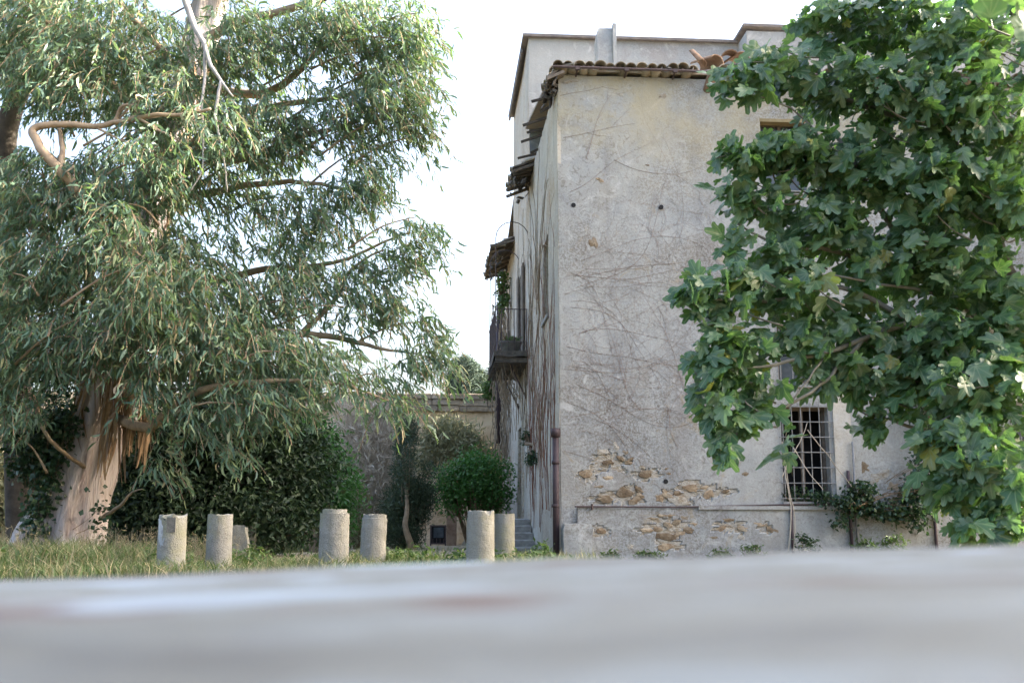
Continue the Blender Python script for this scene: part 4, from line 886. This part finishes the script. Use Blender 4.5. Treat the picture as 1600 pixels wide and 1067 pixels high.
for (pts, r_) in (([(1222,745,19.6),(1236,715,19.7),(1250,690,19.8),(1262,660,19.9)],.012), ([(1262,672,19.85),(1300,720,19.7),(1330,760,19.6)],.012), ([(1232,860,19.6),(1236,800,19.6),(1228,745,19.6),(1222,690,19.7)],.016), ([(1240,860,19.6),(1242,810,19.6),(1232,760,19.6),(1226,700,19.7)],.012), ([(1240,700,19.8),(1262,735,19.7),(1285,765,19.6)],.012)):
    q = smooth_path([at(*p) for p in pts], 5); db.tube([v+wob(v,5,.02) for v in q], np.linspace(r_, r_*.5, len(q)), 5)
wire(db.build('dead_branch', M['drybrush']), 'dry pale dead branch leaning across the barred window', 'branch')
# weeds at the wall's foot
for (a, w_, h_, lab) in ((848,14,14,'grassy weed tuft at the foot of the brown downpipe'), (955,10,5,'tiny weed beside the low buttress block'), (1015,22,6,'low weed tuft below the exposed stones'), (1125,16,6,'small weed left of the pair by the plinth'), (1175,18,11,'bushy weed at the plinth left of the thin pipe'), (1262,20,22,'dark straggly weed right of the thin plinth pipe'), (1355,18,16,'leafy weed under the ledge ivy'), (1395,18,20,'taller leafy weed at the right end of the plinth')):
    Y = 19.5; c = at(a, 866-h_*.5, Y)
    shrub('weed', (c.x, Y, 0), lab, 'weed', [((c.x, Y, .0+h_/85), (w_/85, .18, h_/85), 1)], M['weed'] if a != 1262 else M['ivy'], 26, 9, .05, .09, M['twig'], .4, 'weeds at the foot of the house', 3, sr=.15)

# ------------------------------------------------------------------ fig tree
def fig_leaf_mesh(seed):
    r_ = random.Random(seed); tip = []
    lobes = [(-135,.50),(-108,.30),(-78,.72),(-52,.36),(-30,.90),(-14,.56),(0,1.06),(14,.56),(30,.90),(52,.36),(78,.72),(108,.30),(135,.50)]
    vv = [(0,.10,0)]
    # origin at the petiole joint, blade along +y
    c = Vector((0,.42,0)); pts = [(0,.02)]
    half = ((12,.70),(21,.52),(28,.40),(37,.53),(48,.65),(60,.60),(69,.45),(76,.39),(86,.49),(99,.56),(114,.54),(132,.49),(152,.45))
    for a, rr in [(-a_, b_) for a_, b_ in reversed(half)]+[(0,.74)]+list(half):
        q = rr*r_.uniform(.94,1.06); pts.append((math.sin(R(a))*q*.92, .42+math.cos(R(a))*q))
    vv = []; cup = r_.uniform(-.15,.55); dr = r_.uniform(.1,.75); wv = r_.uniform(.02,.07)
    def z(x, y): return cup*abs(x)**1.3-.0-dr*max(0,y-.2)**1.7+wv*math.sin(x*11+y*7+seed)
    vv = [(x, y, z(x,y)) for x, y in pts]; n = len(vv)
    mid = [(x*.5, .40+(y-.42)*.5, z(x*.5,.40+(y-.42)*.5)-.02) for x, y in pts]; vv += mid; vv.append((0,.40,z(0,.4)-.04))
    ff = []
    for i in range(n):
        j = (i+1) % n; ff += [(i, j, n+j, n+i), (n+i, n+j, 2*n)]
    # petiole
    k = len(vv); vv += [(-.012,.03,0),(.012,.03,0),(.010,-.30,-.10),(-.010,-.30,-.10),(0,.03,.02),(0,-.30,-.08)]; ff += [(k,k+1,k+2,k+3),(k+1,k+4,k+5,k+2),(k+4,k,k+3,k+5)]
    ff = [tuple(reversed(f)) for f in ff]
    me = MB().add(vv, ff).mesh('leaf', True); uv = me.uv_layers.new(name='UVMap'); me.loops  # blade coordinates
    for l in me.loops: uv.data[l.index].uv = me.vertices[l.vertex_index].co[:2]
    return me
FL = [fig_leaf_mesh(i) for i in range(10)]
for me in FL: me.materials.append(M['fig'])
fb = at(1760, 880, 9.2); fb.z = 0
FT = empty('fig_tree', fb, 'large leafy fig tree spreading broad lobed leaves from the right', 'tree')
FB = [(1300,35,65,50,8.6,1),(1400,30,85,55,8.6,1),(1520,50,85,65,8.2,1),(1215,105,65,42,8.5,.9),(1160,125,48,42,8.4,1.0),(1300,130,85,55,8.6,1),(1420,150,95,75,8.4,1),(1540,170,80,80,8.2,1),(1250,235,65,45,8.5,1.5),(1222,228,38,26,8.4,1.5),(1170,240,55,32,8.4,.9),(1330,260,85,65,8.6,1),(1450,290,90,80,8.4,1),(1560,300,70,80,8.3,1),(1190,310,65,38,8.5,1),(1140,290,30,20,8.4,.5),(1280,355,75,55,8.6,1),(1380,400,85,60,8.6,.9),(1500,420,90,70,8.5,.8),
 (1120,485,38,36,8.3,.9),(1112,590,34,36,8.2,.8),(1165,655,32,26,8.2,.8),(1195,635,28,20,8.3,.7),(1150,380,36,26,8.4,.7),(1215,400,50,36,8.5,.8),
 (1082,455,32,32,8.2,1.3),(1150,445,55,40,8.3,1),(1230,450,75,55,8.5,1),(1140,550,55,50,8.2,1.1),(1265,530,45,45,8.4,.9),(1180,530,35,40,8.4,.9),(1320,500,75,50,8.6,.9),(1430,520,80,55,8.6,1),(1125,640,32,45,8.1,.9),(1132,700,16,34,8.1,.9),(1180,600,45,32,8.3,.9),(1275,592,40,24,8.4,.8),(1350,580,60,40,8.5,.9),(1362,655,28,38,8.5,.7),(1226,690,12,26,8.2,.6),(1320,560,45,35,8.5,.7),
 (1440,580,50,50,8.4,.9),(1420,630,35,35,8.3,.6),(1500,540,70,50,8.4,1),(1580,480,50,60,8.3,1),(1430,740,26,40,8.0,.5),(1500,610,60,50,8.0,1),(1570,600,50,80,8.0,1.1),(1520,700,70,55,7.8,1.1),(1575,760,50,70,7.6,1.1),(1540,815,55,32,7.6,1),(1455,680,36,28,7.9,.9),(1490,760,40,40,7.8,.9),
 (1690,100,110,110,8.5,.7),(1700,330,110,110,8.5,.7),(1690,560,100,110,8.3,.7),(1680,760,80,90,7.9,.8),(1500,-90,160,70,8.6,.7),(1750,-60,120,90,8.8,.6),(1850,300,120,200,9,.5)]
fbl = [blob(a,b,c,d,Y,w_,min(.65,max(c,d)/pxm(Y)*1.0)) for a,b,c,d,Y,w_ in FB]
fbl += [blob(a+20,b+10,c*.9,d*.9,Y+1.2,w_*.4,.5) for a,b,c,d,Y,w_ in FB if a > 1260 and (b < 480 or a > 1480)]
NF = 8800
FP, fd = in_ellipsoids(fbl, NF, 1.0)
FP[:,2] = np.maximum(FP[:,2], .25)
sizes = .07+.115*rng.random(NF)**1.2; camv = norm(np.array(CAM)-FP)
fn = norm(camv*.42+np.array([-.25,0,.75])+rng.normal(size=(NF,3))*.42)       # blades face up and outwards
hang = norm(np.array([-.45,-.45,-.55])+rng.normal(size=(NF,3))*.55)
fY = norm(hang-fn*np.sum(hang*fn,1)[:,None]); fX = np.cross(fY, fn)
# which leaves show largest: project and rank by size / distance, nearest first
dist = np.linalg.norm(FP-np.array(CAM), axis=1); vis = sizes/dist
inF = FP@np.array(_f)-np.dot(np.array(CAM), np.array(_f)); sx = (FP-np.array(CAM))@np.array(_r)/inF*F+800
rank = np.argsort(-(vis*(sx < 1600)*(1+.6*(FP[:,1] < 8.4)))); single = rank[:300]; rest = rank[300:]
for q in single:
    o = bpy.data.objects.new('leaf', FL[q % 10]); COL.objects.link(o); o.parent = FT
    s_ = sizes[q]; o.matrix_local = Matrix.Translation(Vector(FP[q])-fb) @ Matrix(((fX[q][0]*s_, fY[q][0]*s_, fn[q][0]*s_, 0),(fX[q][1]*s_, fY[q][1]*s_, fn[q][1]*s_, 0),(fX[q][2]*s_, fY[q][2]*s_, fn[q][2]*s_, 0),(0,0,0,1)))
VV, TT, UU, nb = [], [], [], 0
for v_ in range(10):
    me = FL[v_]; co = np.array([v.co[:] for v in me.vertices]); me.calc_loop_triangles(); tri = np.array([t.vertices[:] for t in me.loop_triangles]); sel = rest[rest % 10 == v_]
    Vl = FP[sel][:,None,:]+(co[None,:,0:1]*fX[sel][:,None,:]+co[None,:,1:2]*fY[sel][:,None,:]+co[None,:,2:3]*fn[sel][:,None,:])*sizes[sel][:,None,None]
    VV.append(Vl.reshape(-1,3)); UU.append(np.tile(co[:,:2], (len(sel),1))); TT.append((tri[None]+(np.arange(len(sel))*len(co))[:,None,None]+nb).reshape(-1,3)); nb += len(sel)*len(co)
o = link('leaves', np_mesh('leaves', np.concatenate(VV), np.concatenate(TT), True, np.concatenate(UU)), FT, M['fig']); o['kind'] = 'stuff'
mb = MB(); q = smooth_path([fb+Vector((0,0,-.1)), fb+Vector((-.05,0,.5)), at(1720,640,9), at(1640,560,8.9)], 5); mb.tube(q, np.linspace(.16,.09,len(q)), 10); mb.build('trunk', M['figbark'], FT, True)
FLM = [([(1720,640,9),(1590,560,8.9),(1530,500,8.8),(1455,425,8.7),(1380,330,8.7),(1300,200,8.6)],.07,.015),([(1640,560,8.9),(1500,515,8.7),(1420,505,8.5),(1350,530,8.4),(1250,562,8.3),(1150,575,8.2)],.045,.008),([(1455,425,8.7),(1330,400,8.6),(1220,380,8.5),(1150,350,8.4)],.03,.006),([(1640,560,8.9),(1560,380,8.7),(1480,200,8.6),(1420,40,8.6)],.06,.012),
 ([(1560,380,8.7),(1420,290,8.6),(1300,250,8.6),(1200,225,8.5),(1120,245,8.4)],.03,.005),([(1480,200,8.6),(1330,160,8.6),(1230,110,8.5),(1130,100,8.4)],.028,.005),([(1420,505,8.5),(1320,450,8.5),(1200,470,8.4),(1100,470,8.2),(1070,450,8.2)],.025,.005),([(1350,530,8.4),(1280,600,8.3),(1200,650,8.2),(1135,690,8.1),(1128,730,8.1)],.018,.004),([(1420,505,8.5),(1400,560,8.5),(1370,620,8.5),(1360,680,8.5)],.014,.004),([(1720,640,9),(1620,640,8.3),(1540,620,8.1),(1470,660,7.9)],.035,.006),([(1720,640,9),(1640,760,8),(1560,800,7.7),(1500,820,7.7)],.035,.006),([(1590,560,8.9),(1480,470,8.6),(1350,440,8.4),(1260,430,8.4)],.02,.005),([(1560,380,8.7),(1560,200,8.4),(1550,60,8.3)],.03,.008),([(1300,250,8.6),(1250,180,8.5),(1180,150,8.4)],.015,.004),([(1600,800,7.8),(1540,720,7.7),(1480,690,7.8)],.02,.005),([(1290,560,8.3),(1240,620,8.2),(1226,690,8.2)],.010,.003)]
for pts, r0, r1 in FLM: limb(pts, r0, r1, 'figbark', 'limb', 7, 5, FT)
mb = MB()
for i in range(300):
    j = rng.integers(NF); e = Vector(FP[j]); s0 = e+Vector((random.uniform(.15,.5), random.uniform(-.1,.3), random.uniform(-.3,.05))); mb.tube(smooth_path([s0, (s0+e)/2+Vector((0,0,-.04)), e], 3), np.linspace(.009,.004,7), 4)
o = mb.build('twigs', M['figbark'], FT, True); o['kind'] = 'stuff'
# a few leaves very near the lens, top right
near = [(1590,12,2.9,.15,0),(1548,30,3.1,.11,1),(1610,62,2.9,.10,2),(1612,192,3.3,.10,3)]
for (a, b, Y, s_, v_) in near:
    p = at(a, b, Y); o = bpy.data.objects.new('leaf', FL[v_]); COL.objects.link(o); o.parent = FT; o.location = p-fb; o.scale = (s_,)*3; o.rotation_euler = (R(60+20*v_), R(25*v_-20), R(150+30*v_))
limb([(1660,-60,4.2),(1620,-10,3.2),(1590,5,2.9)], .012, .005, 'figbark', 'limb', 6, 4, FT); limb([(1640,560,8.9),(1700,200,7),(1700,-40,5),(1660,-60,4.2)], .04, .012, 'figbark', 'limb', 6, 4, FT)

# unseen trees added on the right so their crowns shade the garden
def shade_tree(name, base, z0, z1, r, lab, n=900):
    bl = [((base[0]+math.cos(k*2.4)*r*.55*math.sqrt(k/13), base[1]+math.sin(k*2.4)*r*.55*math.sqrt(k/13), z0+(z1-z0)*((k*5)%14)/13), (r*.55, r*.55, (z1-z0)*.2), 1) for k in range(14)]
    return shrub(name, base, lab, 'tree', bl, M['laurel'], n, 10, .34, .36, M['darktrunk'], .6, None, 9)
shade_tree('added_shade_tree', (8.6, 1.0, 0), 3.6, 7.4, 3.2, 'unseen evergreen tree added right of the camera to shade the ledge', 1000)
shade_tree('added_shade_tree', (13.4, 9.8, 0), 4.5, 9.5, 3.0, 'unseen evergreen tree added past the right edge to shade the fig', 280)
shade_tree('added_shade_tree', (20.8, 17.6, 0), 10.0, 18.6, 5.2, 'tallest unseen evergreen tree added past the house end to shade columns and eucalyptus', 4200)

# ------------------------------------------------------------------ grass and foreground
def grass(n, x0, x1, y0, y1, h0, h1, name, label, mask=None):
    X = rng.uniform(x0,x1,n); Y = rng.uniform(y0,y1,n)
    keep = np.array([mnoise.noise(Vector((x*.6,y*.6,3)))+.55*mnoise.noise(Vector((x*2,y*2,1))) > -.25 for x, y in zip(X,Y)])
    keep &= ~((X > np.interp(Y,[17.5,24,30,35.5],[-4.2,-3,-1.6,-.4])) & (X < np.interp(Y,[17.5,24,30,35.5],[.6,1.0,1.15,1.2])) & (Y > 17.5) & (rng.random(n) < .93))
    keep &= ~((X > XC-1.0) & (Y > 19.4))
    X, Y = X[keep], Y[keep]; m_ = len(X)
    hgt = rng.uniform(h0,h1,m_)*(1+.6*np.array([mnoise.noise(Vector((x*.8,y*.8,7))) for x, y in zip(X,Y)]))
    O = np.stack([X,Y,np.zeros(m_)-.02],1); D = norm(rng.normal(size=(m_,3))*.35+np.array([0,0,1.])); S = norm(np.cross(D, rng.normal(size=(m_,3)))); bend = rng.normal(size=(m_,3))*.25; bend[:,2] = -.1
    H = hgt[:,None]; wd = (rng.uniform(.004,.009,m_))[:,None]
    V = np.stack([O-S*wd, O+S*wd, O+D*H*.55-S*wd*.8, O+D*H*.55+S*wd*.8, O+D*H+bend*H], 1).reshape(-1,3); b = (np.arange(m_)*5)[:,None]
    T = (b[:,None,:]+np.array([[0,1,3],[0,3,2],[2,3,4]])[None]).reshape(-1,3)
    return wire(link(name, np_mesh(name, V, T), None, M['grass']), label, 'grass', None, 'stuff')
grass(90000, -10, 2.2, 11.5, 27, .08, .30, 'grass', 'rough green and straw coloured grass among the columns')
grass(16000, -9.5, -3.2, 13.4, 17.5, .22, .52, 'tall_grass', 'taller pale weedy grass in front of the eucalyptus trunk')
gw = [((random.uniform(-9.5,1.5), random.uniform(13.6,17.4), .08), (random.uniform(.2,.5), random.uniform(.2,.4), random.uniform(.08,.24)), 1) for i in range(60)]
P_, Nn, cl = clumped(gw, 900, 9, .06, .8); P_[:,2] = np.maximum(P_[:,2], .02); sz = rng.uniform(.05,.12,len(P_)); V, T = oval_leaves(P_, Nn, sz, .4)
wire(link('ground_weeds', np_mesh('ground_weeds', V, T), None, M['weed']), 'low broad leaved weeds scattered through the grass', 'weeds', None, 'stuff')
# tall dry stalks and brambles by the trunk
for (a, lab, hh) in ((15,'tall dry grass tussock at the left edge of the lawn',.55),(160,'straw coloured dry weeds at the foot of the eucalyptus',.5),(225,'dry feathery weeds left of the socketed column',.55),(310,'dry yellow weeds between the two leftmost columns',.45)):
    c = at(a, 868, 15.5); c.z = 0; r0 = empty('dry_weed', c, lab, 'weed', 'dry weeds around the eucalyptus'); mb = MB()
    for i in range(120):
        p = c+Vector((random.gauss(0,.28), random.gauss(0,.25), -.02)); h_ = hh*random.uniform(.4,1.15); d = Vector((random.gauss(0,.18), random.gauss(0,.18), 1)); e = p+d*h_; mb.tube([p, p+d*h_*.5+Vector((.01,0,0)), e+Vector((random.gauss(0,.05),0,-.02))], [.004,.003,.0015], 3, False)
        if random.random() < .5:
            for q in range(5):
                s_ = e-d*h_*random.uniform(0,.3); mb.tube([s_, s_+Vector((random.gauss(0,.03), random.gauss(0,.03), random.uniform(0,.04)))], [.004,.001], 3, False)
    mb.build('stalks', M['straw'], r0)['kind'] = 'stuff'
LW = empty('low_wall', (0, .4, 0), 'pale weathered low wall top blurred across the foreground', 'wall')
mb = MB(); nx, ny = 60, 40; xs = np.linspace(-3.2, 3.2, nx+1); ys = np.concatenate([np.linspace(-.35,.93,ny), [.945,.95,.95]]); vv = []
for j, y in enumerate(ys):
    for x in xs:
        z = .4725+x*.0277-.006*mnoise.noise(Vector((x*1.5,y*9,0)))-.0035*mnoise.noise(Vector((x*7,y*30,4)))
        if j == ny: z -= .006
        if j == ny+1: z -= .02
        if j == ny+2: z -= .12
        yy = y+(.012*mnoise.noise(Vector((x*4,0,8))) if j >= ny-1 else 0); vv.append((x, yy, z))
mb.add(vv, [(j*(nx+1)+i, j*(nx+1)+i+1, (j+1)*(nx+1)+i+1, (j+1)*(nx+1)+i) for j in range(len(ys)-1) for i in range(nx)])
mb.build('coping', M['ledge'], LW, True)
mb = MB(); mb.add([(-3.2,-.3,-.1),(3.2,-.3,-.1),(3.2,.9,-.1),(-3.2,.9,-.1),(-3.2,-.3,.33),(3.2,-.3,.5),(3.2,.9,.5),(-3.2,.9,.33)], [(0,3,2,1),(0,1,5,4),(1,2,6,5),(2,3,7,6),(3,0,4,7)]); mb.build('wall_body', M['plaster'], LW)
